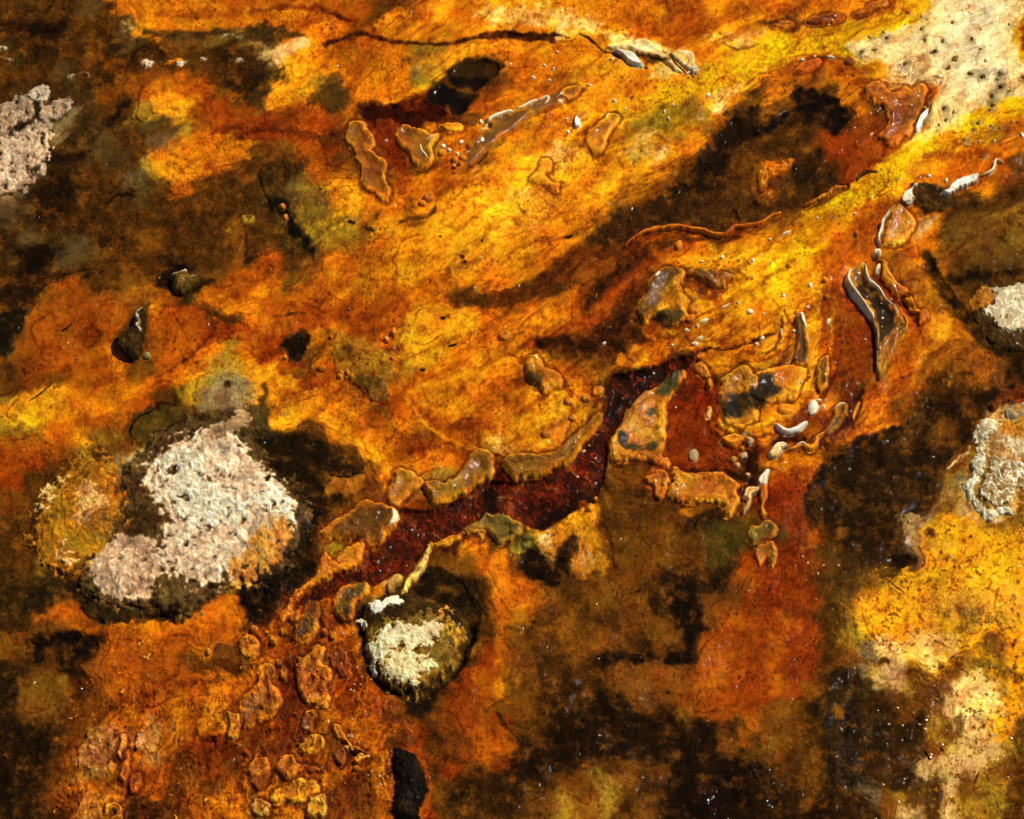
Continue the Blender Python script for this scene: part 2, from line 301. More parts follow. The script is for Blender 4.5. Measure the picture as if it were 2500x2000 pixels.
Pp(4,(640,1490,720,1500,740,1530,690,1545,640,1520),'K',3,3,dh=-2,hw=4); Pp(4,(820,1420,900,1380,960,1400,900,1420,840,1450,800,1480),'k',3,3,dh=-1,hw=4)
Pp(4,(1240,1310,1450,1250,1700,1200,1900,1180,2156,1160,2156,1300,1900,1400,1600,1440,1400,1480,1200,1420),(206,112,10),14,12,alpha=.6)
Ps(4,(1350,1260,1600,1250,1800,1240,2000,1290),'R',9,9,alpha=.6); Ps(4,(1500,1110,1700,1200,1900,1060,2100,960),'o',14,14,alpha=.5)
Pp(4,(1250,1520,1360,1490,1480,1520,1520,1560,1560,1640,1480,1720,1320,1720,1260,1620),(76,50,16),6,7,dh=3,hw=10,worm=.7,gloss=.7)
Pp(4,(1560,1580,1700,1550,1800,1570,1760,1640,1640,1660,1560,1640),'b',8,6,alpha=.8)
Pp(4,(2000,1320,2100,1260,2200,1260,2200,1400,2080,1400),'n',8,8,alpha=.6)
# flow bands sweeping from the upper right to the lower left
for P_,c_,w_,a_ in (((1480,505,1400,530,1330,580,1270,640,1190,700,1100,730),(150,58,6),11,.75),((1560,500,1450,505,1360,520,1290,570,1220,610),(70,26,4),8,.8),((1420,560,1330,620,1280,690,1200,740),(66,24,4),10,.7),((1500,530,1420,545,1350,600,1300,660,1230,710,1150,740),(206,112,12),7,.7),
   ((1330,690,1290,730,1250,760,1180,790),(196,100,10),9,.7),((1300,560,1180,610,1080,650,960,660),(196,96,10),8,.6),((1280,640,1170,680,1090,700),(214,124,14),8,.6),
   ((760,700,820,690,900,670,1000,650),(150,64,8),7,.5),((740,830,800,890,880,930,960,950,1030,940),(150,62,6),7,.55),((1180,800,1100,870,1020,900,930,890,880,860),(140,54,6),10,.6),((1060,740,960,760,880,790,850,830),(170,80,8),8,.55),((620,760,680,810,760,860,830,930,870,990),(176,86,8),7,.6),
   ((560,780,640,830,700,890,780,950,840,1010),(232,160,20),12,.6),((440,730,500,700,560,700,610,750,650,780),(140,46,5),4,.75),((330,560,430,600,560,640,700,660,820,690),(160,72,8),8,.5),
   ((1740,560,1740,650,1760,740,1790,810,1770,860),(112,34,4),11,.6),((1860,600,1900,650,1930,720,1910,800,1850,850,1800,890),(214,120,12),12,.6),((1850,500,1880,560,1920,620,1960,700,1950,770),(176,84,8),8,.5),
   ((1250,470,1180,530,1090,590,1000,620),(214,128,12),12,.6),((1180,250,1100,330,1020,390,900,450,800,470),(232,158,18),14,.5),((1260,300,1190,380,1100,450,1020,520),(238,176,24),16,.5),((880,140,1000,100,1200,110,1330,160,1420,190),(226,150,18),8,.5),((760,250,800,330,860,390,930,420),(176,84,8),9,.5)):
    Ps(0,P_,c_,w_*1.3,8,warp=10,ws=30,alpha=a_)
Pp(0,(900,480,1000,400,1150,320,1260,290,1330,330,1290,400,1200,470,1100,560,1000,590,900,560),(228,152,18),26,20,alpha=.6)
Pp(0,(1020,600,1150,540,1280,440,1400,350,1440,300,1480,310,1400,400,1290,480,1180,550,1060,625),'O',12,14,alpha=.65)
Pp(0,(1640,480,1740,470,1700,560,1660,640,1560,680,1450,660,1430,600,1520,540),(228,162,14),16,14,alpha=.5)
Pp(0,(700,620,900,640,1060,640,1200,600,1180,680,1060,720,900,700,760,680),(186,90,9),18,16,alpha=.4)
for P_,c_,w_,a_,h_ in (((1750,670,1745,750,1705,830,1650,880,1560,905,1500,890),(236,166,24),6,.8,1.6),((1768,680,1765,760,1725,845,1660,905,1570,925),(128,42,4),5,.8,-1),((1490,770,1500,850,1530,890,1590,915),(226,146,20),5,.75,1.4),((1478,770,1486,855,1520,905,1580,935),(120,38,4),5,.7,-1),
   ((1860,800,1800,880,1740,930,1660,960,1600,985),(206,112,14),7,.7,1.2),((1780,560,1740,640,1735,720,1760,800),(176,74,6),7,.7,0),((1640,640,1652,700,1620,740,1560,745,1500,750,1470,765),(238,172,34),4.5,.8,1.6),((1650,650,1664,705,1630,752,1560,758),(140,54,5),3.5,.7,-1),
   ((1700,640,1725,660,1722,720,1700,760),(238,172,30),4,.6,1),((1380,570,1440,545,1530,560,1600,590,1640,600),(236,164,26),5,.5,1),((1900,620,1950,700,1955,790,1900,860,1820,900),(150,64,6),6,.6,-1),((1330,680,1380,720,1450,735,1510,710,1570,670),(232,150,22),6,.6,1),
   ((1060,760,1140,790,1180,860,1150,930,1080,965,1040,950),(236,158,24),6,.6,1),((1050,745,1160,775,1205,860,1180,950),(134,46,4),4,.6,-1),((1230,790,1265,860,1260,930,1200,975,1120,1000),(120,40,4),4,.5,0),((850,830,900,900,980,940,1060,975),(236,160,22),6,.5,1),
   ((1000,100,1150,105,1250,125,1330,170,1400,200,1480,180,1600,150),(224,140,16),6,.5,.6),((900,160,1000,190,1100,180,1200,200,1300,250),(178,88,8),5,.5,-.6),((820,400,880,450,960,430,1060,360,1160,270,1280,210),(196,104,12),5,.5,.8)):
    Ps(0,P_,c_,w_*1.25,3.5,warp=7,ws=26,alpha=a_,dh=h_,hw=8)
# tile 5
Pp(5,(230,850,480,700,560,560,760,700,900,720,920,800,900,960,700,960,640,1060,520,1150,480,1380,200,1560,180,1400,120,1200,160,1020),(158,76,9),12,12,alpha=.65,dh=1.5,hw=30)
Pp(5,(0,880,120,860,240,840,200,960,120,1080,80,1180,0,1230,-60,1200),(36,24,8),6,8,dh=2,hw=10)
Pp(5,(930,730,1150,640,1290,680,1200,790,1080,880,900,980,880,960),(160,92,16),8,7,alpha=.75,dh=1,hw=10)
Pp(5,(1230,900,1400,840,1620,850,1700,960,1660,1080,1560,1200,1300,1330,1200,1240,1180,1100),(180,86,8),10,8,alpha=.6,dh=1.5,hw=16)
Ps(5,(1700,900,1720,1040,1640,1140,1560,1230,1440,1300,1280,1380),'r',4,6,alpha=.6)
Ps(5,(1290,1390,1300,1480,1400,1420),'R',5,6,alpha=.7); Ps(5,(1700,1060,1900,1090,2156,1090),'R',10,8,alpha=.6)
Pp(5,(1740,900,1950,920,1940,970,1800,970),'k',7,6,alpha=.7)
Pp(5,(1250,620,1420,480,1500,500,1560,580,1720,610,1740,630,1560,720,1440,750,1380,690),'K',6,5,alpha=.9,dh=-1.5,hw=6)
Pp(5,(1570,1580,1740,1370,1900,1330,2060,1440,2080,1580,1980,1720,1700,1725,1600,1680),(150,128,84),18,16,alpha=.85,dh=3,hw=40)
Pp(5,(1480,1500,1740,1350,1850,1230,2060,1300,2156,1500,2156,1700,2080,1700,2060,1480,1900,1370,1760,1430,1600,1600,1500,1640),(196,150,16),16,14,alpha=.6)
Pe(5,1845,1480,35,26,'k',6); Pe(5,1800,1390,60,30,'G',8,alpha=.4)
Pp(5,(0,1630,200,1640,420,1540,520,1560,560,1640,620,1725,100,1800,0,1760),(222,150,14),8,10,alpha=.7)
Pp(5,(1180,1725,1200,1640,1350,1590,1430,1620,1400,1725),'K',8,8)
for P_ in ((380,640,560,540,760,510),(650,650,660,580,830,540),(250,620,310,680,370,640),(980,340,1010,280,960,260),(1990,180,1990,300,2000,430),(1280,420,1400,400,1370,460),(800,240,820,330,880,260)): Ps(5,P_,'K',3,4,alpha=.7,dh=-1,hw=4)
for x,y,a,b in ((240,260,60,60),(600,330,110,60),(520,430,80,50),(40,60,60,70)): Pe(5,x,y,a,b,(104,84,52),14,alpha=.65,warp=12)
for x,y,a,b in ((2000,130,55,35),(1840,230,20,25),(1980,1940,10,10)): Pe(5,x,y,a,b,'g',4,hole=.4,dh=2,hw=5)
for x,y,a,b in ((310,620,60,60),(300,430,110,90),(120,700,130,60),(200,100,160,60)): Pe(5,x,y,a,b,'K',20,alpha=.55,warp=12)
# tile 6
Pp(6,(160,0,300,-40,380,60,420,200,560,330,550,420,520,450,470,330,380,240,300,130),(26,18,4),9,9,dh=-1,hw=12)
Pp(6,(380,0,560,-60,760,80,900,160,960,300,740,260,560,250,430,160),(120,90,20),14,12,alpha=.6,hole=.4)
Pp(6,(560,330,700,280,960,210,960,330,1100,430,1000,470,820,380,640,400),(168,100,14),14,12,alpha=.45)
Ps(6,(1240,135,1340,110,1430,105,1500,70,1540,20),'b',6,5,alpha=.85,dh=-1,hw=5); Pe(6,1010,178,34,16,'k',5,alpha=.9)
Pp(6,(960,480,1100,390,1450,420,1480,570,1300,620,900,640,700,600,800,500),(206,134,14),22,14,alpha=.5)
Pp(6,(1870,620,1870,720,2000,700,2156,610,2400,480,2600,330,2500,280,2300,380,2000,520),'O',8,8,alpha=.6)
Pp(6,(1640,760,1800,735,1940,745,2156,640,2400,560,2600,420,2760,330,2980,340,2860,520,2700,640,2500,730,2300,770,2100,800,1900,830,1760,790),(82,42,6),9,8,alpha=.85,hole=.2)
Pp(6,(1180,1040,1260,960,1320,860,1500,800,1740,830,1900,900,1850,1040,1740,1100,1600,1160,1500,1290,1300,1310,1180,1230,1250,1180),(214,148,18),10,9,alpha=.75,dh=1.5,hw=16)
Ps(6,(1180,1000,1260,980,1290,880,1370,830,1480,800,1600,780),'o',3,3,alpha=.7,dh=-1,hw=4)
Pp(6,(700,1080,820,1040,1080,1140,1200,1290,1180,1400,1150,1580,1040,1590,900,1450,740,1370,700,1220),(168,116,22),9,9,alpha=.8,dh=2,hw=14)
Pe(6,820,1200,70,50,'b',14,alpha=.6); Pp(6,(860,1420,960,1380,1100,1420,1150,1560,1060,1590,960,1520),(110,80,22),8,6,alpha=.8)
Ps(6,(720,1360,830,1430,930,1490,990,1560,1080,1600,1160,1590),'R',3,4,alpha=.9,dh=-1.5,hw=5)
Pp(6,(340,1080,440,1030,520,1040,530,1090,470,1140,490,1200,440,1260,370,1260,300,1180,310,1130),(30,16,3),7,6,dh=-1.5,hw=12)
Ps(6,(0,1055,80,1045,160,1060,190,1140,260,1230,330,1290,420,1310),'R',4,5,alpha=.8); Ps(6,(230,910,330,900,430,885,480,890),'k',3,4,alpha=.7); Ps(6,(330,900,370,1040),'b',4,5,alpha=.5)
Pp(6,(1600,1600,1700,1450,1900,1340,2100,1260,2156,1240,2250,1300,2200,1420,2156,1560,1900,1640,1700,1660),(206,118,12),18,12,alpha=.5)
Pp(6,(1650,1300,1780,1200,2000,1120,2100,1180,2040,1290,1900,1340,1750,1420,1600,1480,1560,1380),'y',14,10,alpha=.6)
Pp(6,(840,900,1000,850,1180,880,1240,980,1150,1060,1000,1080,900,1000,820,960),(160,66,6),16,12,alpha=.5)
Ps(6,(140,1440,160,1520,120,1600,110,1725),'n',7,6,alpha=.8,dh=-1,hw=6)
Pe(6,650,1030,45,32,'B',6,alpha=.6)
for x,y in ((1750,415),(1775,465),(1600,920),(1640,905),(1915,293),(1580,250),(870,130),(840,130),(1430,1320),(560,1222)): Pe(6,x,y,13,10,'K',3,warp=3)
# tile 7
Pp(7,(0,0,180,-60,470,-20,430,100,260,200,60,280,0,260),(234,168,26),10,9,alpha=.6)
Ps(7,(480,60,380,150,260,210,180,260),'B',2,5,alpha=.35)
Pp(7,(1060,0,1300,-40,2156,-60,2300,0,2156,130,1920,190,1800,220,1600,180,1400,160,1270,180,1140,270,1060,320,880,320,780,290,860,180,960,80),(58,30,6),9,8,alpha=.85,gloss=.6)
Pp(7,(1700,0,2000,-60,2156,0,2156,100,1900,160,1700,120),(100,56,10),20,14,alpha=.6)
Pp(7,(650,360,800,320,1080,330,1180,340,1100,420,900,560,700,600,450,720,300,780,0,790,0,720,300,620,520,500),(108,44,6),14,12,alpha=.7)
Pp(7,(700,480,800,460,940,420,1000,450,960,500,860,600,780,640,640,640),(150,76,12),7,8,alpha=.75,dh=2,hw=8)
Ps(7,(1300,370,1200,430,1100,520,980,640,900,700,760,860),(44,14,3),16,14,alpha=.75)
Ps(7,(1300,560,1230,680,1140,760,1060,860,960,970,800,1060,680,1090,500,1110,380,1110),(58,22,4),22,14,alpha=.75)
Ps(7,(1240,500,1120,620,1000,720,840,900,700,1000,460,1050),(176,80,9),20,14,alpha=.75)
Pp(7,(380,1110,620,1080,900,1060,1150,980,1240,1050,1100,1180,980,1260,840,1330,780,1250,640,1200,480,1230),(54,20,4),14,12,alpha=.8)
Pp(7,(780,1260,900,1240,960,1300,980,1400,900,1500,760,1480,640,1400,560,1340),(170,100,14),14,12,alpha=.6)
Pp(7,(980,1310,1100,1180,1300,1130,1480,1100,1500,1160,1400,1220,1260,1290,1180,1360,1100,1340,1000,1330),(212,118,10),8,8,alpha=.85,dh=1.5,hw=10)
Pp(7,(1160,1300,1230,1230,1290,1190,1270,1260,1220,1310,1200,1370,1150,1360),'y',5,4)
Pp(7,(1400,440,1600,380,1900,360,2156,340,2300,400,2300,700,2156,800,2060,760,1900,830,1750,940,1700,1080,1500,1090,1400,1010,1560,900,1620,760,1700,720,1900,700,1960,600,1900,560,1600,530),(226,154,14),16,12,alpha=.55)
Pp(7,(1560,640,1680,640,1780,720,1860,700,1860,780,1760,790,1620,720),'R',8,7,alpha=.8)
Pp(7,(1620,1250,1700,1180,1850,1160,2000,1170,2156,1190,2156,1260,1960,1300,1800,1320,1700,1300),'O',6,6,dh=3,hw=8)
Ps(7,(1600,1250,1690,1205,1780,1175,1900,1165,2050,1130,2156,1100,2300,1040),(58,14,3),4,4,dh=-2,hw=5,alpha=.9)
Pp(7,(1540,1300,1640,1290,1800,1420,1840,1600,1860,1725,1400,1725,1440,1600,1500,1500,1580,1400),(128,36,4),9,7,alpha=.8)
Pp(7,(1850,1380,1960,1330,2156,1290,2300,1300,2156,1500,2100,1600,1960,1700,1880,1725,1860,1520),(176,118,18),9,7,alpha=.8)
Pp(7,(2156,1430,2000,1500,1900,1540,1860,1600,1960,1640,2060,1660,2156,1640,2300,1560,2260,1460),(48,28,6),14,10,alpha=.9)
# tile 8
Pp(8,(420,380,520,180,700,60,960,-60,1100,-60,1040,60,980,160,940,300,960,460,860,480,740,500,700,600,720,700,640,720,560,600,500,520),(180,82,7),14,10,alpha=.65)
Pp(8,(250,440,320,320,480,240,640,120,700,0,780,0,720,160,600,280,520,360,400,400),(224,172,8),9,8,alpha=.7)
Pp(8,(600,620,700,700,800,820,880,900,930,1000,950,1200,940,1380,840,1430,660,1450,620,1330,620,1150,600,980,640,850),(150,62,5),12,10,alpha=.8)
Ps(8,(720,700,800,820,880,910,930,1010,950,1180,940,1340),(84,20,2),9,8,alpha=.8,dh=-1.5,hw=8)
Pp(8,(960,460,1000,600,1100,720,1200,800,1280,900,1340,1020,1350,1200,1250,1400,1120,1420,1040,1400,1100,1280,1160,1120,1220,1000,1200,900,1120,800,1020,680,940,560),(176,86,7),8,8,alpha=.7)
Ps(8,(960,560,1010,640,1090,730,1180,790,1240,860,1290,960),(92,24,2),9,6,alpha=.8,dh=-1.5,hw=6)
Pp(8,(1000,380,1200,380,1300,480,1380,620,1500,760,1640,900,1740,1040,1880,1180,1940,1280,1900,1500,1600,1500,1350,1400,1360,1180,1300,960,1200,780,1090,700,1010,620,990,500),(172,102,14),12,10,alpha=.7,dh=2,hw=20)
Pp(8,(1350,900,1480,880,1560,960,1600,1080,1500,1120,1380,1050),(226,150,22),12,10,alpha=.6)
Pp(8,(1460,190,1700,100,1900,80,2156,130,2400,200,2400,540,2156,570,1900,580,1650,590,1480,540,1440,400),(116,78,20),18,12,alpha=.75,dh=0,gloss=.25)
Ps(8,(1360,400,1430,560,1500,680,1640,860,1740,980,1840,1120,1960,1180,2156,1200),(34,18,4),16,12,alpha=.8,dh=-3,hw=20)
Ps(8,(1480,600,1700,600,1900,600,2156,540),(30,14,3),10,9,alpha=.85,dh=-2,hw=10)
Pp(8,(1700,640,1900,600,2156,600,2156,660,1960,660,1800,680,1740,760,1720,860,1680,800),'b',8,8,alpha=.7)
Pp(8,(1300,1500,1400,1380,1600,1340,1800,1500,1900,1400,1960,1290,2156,1200,2300,1200,2300,1600,2100,1600,1990,1560,1960,1640,1800,1725,1280,1725),(44,22,5),20,16,alpha=.6,hole=.4)
Pp(8,(1980,1540,2060,1500,2156,1480,2156,1560,2040,1600,1980,1640,1900,1700,1880,1640),(120,52,10),5,6,dh=5,hw=10,worm=.6,gloss=.8)
Pp(8,(0,1370,100,1350,160,1440,200,1540,80,1590,0,1560),(52,34,10),8,7,alpha=.9,gloss=.7)
Ps(8,(0,1225,100,1200,160,1130,190,1000,195,930),'b',2.2,3,alpha=.7,dh=-2,hw=4)
Ps(8,(840,1500,760,1640,740,1760,620,1800,560,1860),(60,16,3),16,10,alpha=.8,dh=-2,hw=12)
Pp(8,(240,1560,330,1500,480,1540,440,1620,340,1640,250,1610),'O',6,5,dh=2,hw=6)
Pe(8,980,30,60,40,'R',10,alpha=.6); Pp(8,(1160,180,1240,170,1270,200,1200,280,1160,260),'t',6,5,alpha=.7)
# tile 9
Pp(9,(0,0,200,0,300,60,400,100,360,200,260,200,200,120,60,120,0,150),(196,150,16),12,10,alpha=.6,hole=.4)
Pp(9,(0,560,150,520,300,420,500,430,560,360,620,200,400,100,300,220,60,230,-60,300),(176,88,9),14,12,alpha=.5)
Pp(9,(1060,160,1090,60,1250,-20,1500,0,1560,100,1700,160,1600,300,1400,260,1200,300,1070,240),(86,62,16),9,8,dh=2,hw=14)
Ps(9,(1250,10,1130,60,1080,130,1060,200,1065,260),(20,12,3),3,3)
# wall of pale mound: see objects; dark rim round it
Pp(9,(840,860,960,780,1100,740,1200,850,1180,960,1060,1020,960,980,860,990),(92,62,20),12,8,alpha=.8)
Pp(10,(60,260,200,180,420,210,600,260,720,330,900,400,960,480,920,540,760,520,640,480,560,540,640,640,600,760,560,900,500,1060,560,1240,460,1380,300,1340,200,1200,350,1050,430,900,340,700,200,500,100,420),(34,20,4),12,10,alpha=.85,dh=-2,hw=16,gloss=.7)
Pp(10,(0,0,200,0,180,120,260,220,120,240,60,340,0,400),(70,60,26),12,10,alpha=.7)
Pp(10,(0,1400,200,1340,440,1260,580,1240,560,1360,400,1480,300,1560,200,1725,0,1800),(26,15,4),12,10,alpha=.9,gloss=.8)
Pp(10,(680,540,800,540,900,510,970,520,960,620,900,700,760,680,640,700),(172,108,24),7,8,alpha=.85,dh=2,hw=10)
Ps(10,(680,520,780,535,860,525,920,500),'K',3,3,dh=-1.5,hw=4)
Pp(10,(760,370,900,390,1050,430,1090,560,1080,690,1150,720,980,720,960,600,980,500,900,450),(112,62,14),12,10,alpha=.7)
Pp(10,(1380,260,1600,200,1800,120,2000,60,2156,0,2156,200,1950,230,1850,320,1600,300),(170,78,8),18,14,alpha=.55)
Pp(10,(1250,650,1380,640,1490,740,1400,770,1260,790,1240,760),(146,70,10),6,6,alpha=.8,hole=.35)
# tile 9/13 dark rim below the mound
Ps(9,(250,1560,420,1460,600,1440,700,1540,750,1660,900,1690,1200,1650,1380,1680,1500,1660,1480,1560,1560,1440,1700,1380,1900,1360,1980,1500,2156,1540),(24,14,4),16,9,warp=12,taper=False,alpha=.85,dh=-2,hw=14,gloss=.6)
Pp(9,(0,1300,200,1400,400,1360,560,1420,500,1560,300,1600,200,1725,0,1725,-80,1500),(60,42,10),20,14,alpha=.6)
Pp(9,(1520,1640,1640,1560,1800,1500,1900,1540,1980,1725,1500,1725),(190,96,12),9,9,alpha=.9,dh=1,hw=10)
Pp(9,(280,1725,420,1600,600,1580,700,1620,740,1725),(176,86,12),9,9,alpha=.9)
# tile 11
Pp(11,(0,80,80,240,200,340,500,330,640,200,780,100,880,0,700,0,600,120,300,80,100,0,0,0),(232,156,22),12,8,alpha=.55)
Pp(11,(100,330,0,330,0,200,80,240),'a',8,6); Pe(11,130,340,60,40,'a',10,alpha=.8)
Pp(11,(1420,0,1780,0,1750,120,1840,200,1880,260,2060,280,2060,340,1960,520,1800,500,1600,480,1480,470,1420,380,1440,250),(132,48,5),7,6,alpha=.85,dh=-2,hw=10)
Ps(11,(1500,480,1700,500,1880,500,2000,560,2060,400,2120,330,2156,300),(34,10,2),9,6,alpha=.8,dh=-2,hw=8)
Pp(11,(2156,300,2080,360,2060,480,2000,560,2000,660,2040,720,2080,640,2156,560,2156,480),(44,14,3),5,4,alpha=.9)
Pp(11,(1000,430,1200,410,1300,430,1300,480,1100,500,1000,470),'k',7,6,alpha=.8)
Pp(11,(960,480,1300,470,1240,560,1150,640,1000,620,960,560),(126,66,10),9,8,alpha=.7)
Pp(11,(1100,660,1280,640,1300,760,1260,860,1200,960,1120,1020,1050,1000,1040,860,1100,760),(56,24,5),16,10,alpha=.7)
Pp(11,(1560,900,1700,900,1860,760,1900,860,1800,960,1650,1010,1560,980),(44,22,5),10,9,alpha=.85)
Pp(11,(1740,920,1960,900,2156,900,2300,960,2156,1060,2060,1120,1960,1180,1800,1280,1740,1200),(90,80,20),22,14,alpha=.6)
Pp(11,(0,1130,130,1160,200,1280,300,1400,450,1450,400,1560,330,1725,0,1725),(200,108,14),12,9,alpha=.5)
Pp(11,(180,910,250,900,330,960,470,970,560,930,700,880,830,760,850,900,900,1100,960,1270,860,1330,700,1350,620,1260,500,1190,380,1120,240,1060,140,1000),(196,124,18),9,8,alpha=.8,dh=2.5,hw=14)
Pp(11,(240,1130,360,1110,420,1200,500,1270,560,1400,440,1420,300,1330,240,1240),(30,14,3),9,8,dh=-2,hw=12)
Pp(11,(620,1050,680,1030,690,1130,640,1220,600,1320,520,1240,530,1160),(40,20,4),9,8,alpha=.9)
Pe(11,440,1060,60,60,'c',8,hole=.35); Pe(11,760,1210,70,90,'t',8,rot=20,hole=.42,alpha=.8); Pp(11,(60,950,230,960,360,1080,240,1140,160,1060,80,1040),(90,90,36),9,8,alpha=.8)
Ps(11,(880,900,940,1020,970,1130,990,1270),(70,24,4),5,6,alpha=.7,dh=-1,hw=6); Ps(11,(170,1160,210,1280,270,1380),'R',3,4,alpha=.8)
Pp(11,(960,700,1300,760,1560,800,1560,1000,1740,1000,1760,1240,1500,1330,1200,1340,980,1270,980,1100,900,860),(122,72,12),20,14,alpha=.45,dh=2,hw=40,gloss=.3)
Pp(11,(1400,1280,1600,1280,1740,1340,1900,1400,1880,1480,1700,1500,1640,1725,1460,1725,1500,1600,1380,1580,1320,1540,1440,1480,1380,1400),(38,20,5),16,12,alpha=.7,hole=.3)
Pe(11,1430,1545,35,28,'B',6); Ps(11,(1150,1470,1210,1455),'K',2,2)
# tile 12
Pp(12,(380,760,470,560,580,440,720,380,860,250,1020,190,1180,130,1280,60,1320,-60,1500,-60,1700,100,1760,200,1680,330,1500,480,1480,640,1400,740,1300,820,1220,860,1160,940,1200,1100,1240,1200,1160,1300,1040,1390,980,1340,900,1220,740,1120,640,1000,500,920,400,860),(40,24,6),12,12,alpha=.7,hole=.25,dh=-2,hw=60,gloss=.35)
Ps(12,(380,760,470,560,580,440,720,380,860,250,1020,190,1180,130,1280,60),(30,14,3),9,8,warp=10,alpha=.8)
for x,y,a,b in ((1540,130,110,90),(1320,80,60,40),(1230,250,50,30),(1400,250,60,40),(1120,540,40,30),(1400,500,40,60),(960,800,70,30),(1300,680,100,26),(740,720,120,60)): Pe(12,x,y,a,b,(116,66,16),10,alpha=.6,warp=9)
Ps(12,(770,710,880,730,960,700),'K',3,3); Ps(12,(860,745,920,750),'K',2.5,2); Ps(12,(1050,960,1080,1030,1140,1080,1190,1110),'K',3,3); Pe(12,915,910,14,16,'K',3); Pe(12,710,1080,45,40,'K',8); Pe(12,1195,1240,45,40,'K',8)
Pp(12,(1150,820,1300,850,1320,960,1250,1000,1320,1080,1280,1130,1200,1100,1160,960),(170,136,84),6,8,hole=.35,dh=2,hw=8); Pe(12,1212,1085,10,28,'w',2)
Pp(12,(1580,360,1540,480,1620,440,1700,370,1740,280,1700,280),(170,120,40),6,6,alpha=.7); Ps(12,(1545,480,1600,410,1640,380,1690,360,1720,300),'W',3,2,hole=.35,dh=2,hw=3)
Pp(12,(1280,1010,1400,900,1600,860,1900,920,2156,860,2400,900,2400,1725,900,1725,800,1560,1040,1400,1280,1300,1350,1180),(226,160,20),16,12,alpha=.55)
Pp(12,(1600,560,1700,700,1760,820,1900,900,2156,880,2156,960,1800,960,1600,860,1480,760),(150,106,30),14,10,alpha=.6)
Pp(12,(1640,760,1720,800,1780,880,1700,900,1620,840),'t',6,6,hole=.35)
Pp(12,(500,1200,640,1120,900,1220,1000,1400,1060,1400,900,1500,800,1560,700,1725,560,1725,540,1500),(86,54,12),20,14,alpha=.6)
Pp(12,(100,560,260,540,360,640,340,780,260,760,180,860,100,840,60,700),(150,52,6),12,10,alpha=.6)
for x,y,a,b in ((1700,1620,60,30),(1500,1200,40,16),(1400,1000,30,20),(1780,1660,60,26)): Pe(12,x,y,a,b,(60,30,6),7,alpha=.8,hole=.35,warp=8)
Pp(12,(480,290,540,230,620,260,600,320,520,340),(80,34,5),8,6,hole=.4,alpha=.8)
# tile 13
Pp(13,(250,240,400,230,500,220,560,200,720,220,800,320,760,420,640,480,680,560,760,640,680,760,560,800,600,700,560,600,520,540,460,500,540,440,600,380,480,300,380,330,340,440,280,480,260,400),(24,12,3),9,10,dh=-2,hw=12)
Pp(13,(160,560,340,480,460,600,540,640,560,800,440,900,300,960,150,860),(126,82,18),18,12,alpha=.6)
Pp(13,(-60,500,160,500,200,440,260,460,180,560,120,760,0,820,-100,760),(40,26,7),10,10,alpha=.7); Pp(13,(-80,950,300,960,520,860,560,1000,600,1160,420,1300,300,1420,320,1725,-80,1725),(32,18,4),20,16,alpha=.7,hole=.25)
Ps(13,(560,820,640,780,740,720),'K',8,8,alpha=.8); Ps(13,(560,900,600,1060,620,1180),'K',5,5,alpha=.8); Pe(13,540,1350,50,40,'K',8,hole=.3)
Pp(13,(860,340,1050,300,1400,380,1500,480,1400,660,1300,800,1160,860,960,800,880,640,840,480),(172,80,8),18,14,alpha=.6)
Pp(13,(1140,440,1260,420,1300,560,1400,600,1300,740,1180,700),(128,44,4),18,12,alpha=.5)
Pp(13,(680,1060,780,980,960,980,1000,1060,960,1180,920,1320,800,1400,700,1340,620,1240,560,1230,700,1180),(210,160,104),12,9,alpha=.8,worm=.6,hole=.2,dh=2,hw=16)
Pp(13,(640,1340,760,1350,720,1450,600,1480,480,1460,560,1400),'t',9,8,alpha=.6,hole=.45)
Pp(13,(1110,1040,1160,1000,1180,1080,1160,1150,1100,1160,1090,1100),(226,190,160),4,4,dh=3,hw=6); Pe(13,1390,980,22,36,(214,180,130),5,alpha=.8)
Pp(13,(1740,330,1840,300,1980,340,1960,560,1860,540,1740,470),(84,60,16),7,5,dh=2,hw=9); Pp(13,(1740,460,1860,450,1960,520,1960,570,1840,530),'K',5,4)
Pp(13,(1500,560,1560,480,1600,470,1640,500,1540,540),'k',6,6,alpha=.7); Pe(13,1605,270,12,16,'K',3)
Pp(13,(1620,900,1700,800,1850,820,1900,920,1880,1020,1780,1110,1660,1120,1580,1020),(224,150,20),7,7,alpha=.8,dh=3,hw=12)
Pp(13,(1540,1160,1760,1080,1900,1120,1940,1180,1800,1260,1760,1400,1600,1380,1580,1240),(104,26,3),12,9,alpha=.75,dh=-2,hw=14)
Pp(13,(1000,1620,1100,1560,1250,1600,1280,1725,1000,1725),(26,13,3),9,8)
Pp(13,(640,1680,700,1560,860,1480,940,1500,1000,1600,1000,1725,640,1725),(226,158,44),8,7,alpha=.7,worm=.4)
Ps(13,(1300,120,1320,220,1350,290),'B',3,4,alpha=.8); Ps(13,(930,1420,980,1300,940,1220),'b',5,6,alpha=.7); Ps(13,(1160,1000,1230,970,1290,900,1340,800),'b',3,4,alpha=.8)
Pp(13,(720,-20,740,100,900,150,1000,130,1200,90,1380,80,1400,140,1480,140,1520,60,1480,-40),(62,44,14),6,6,alpha=.8,dh=5,hw=14)
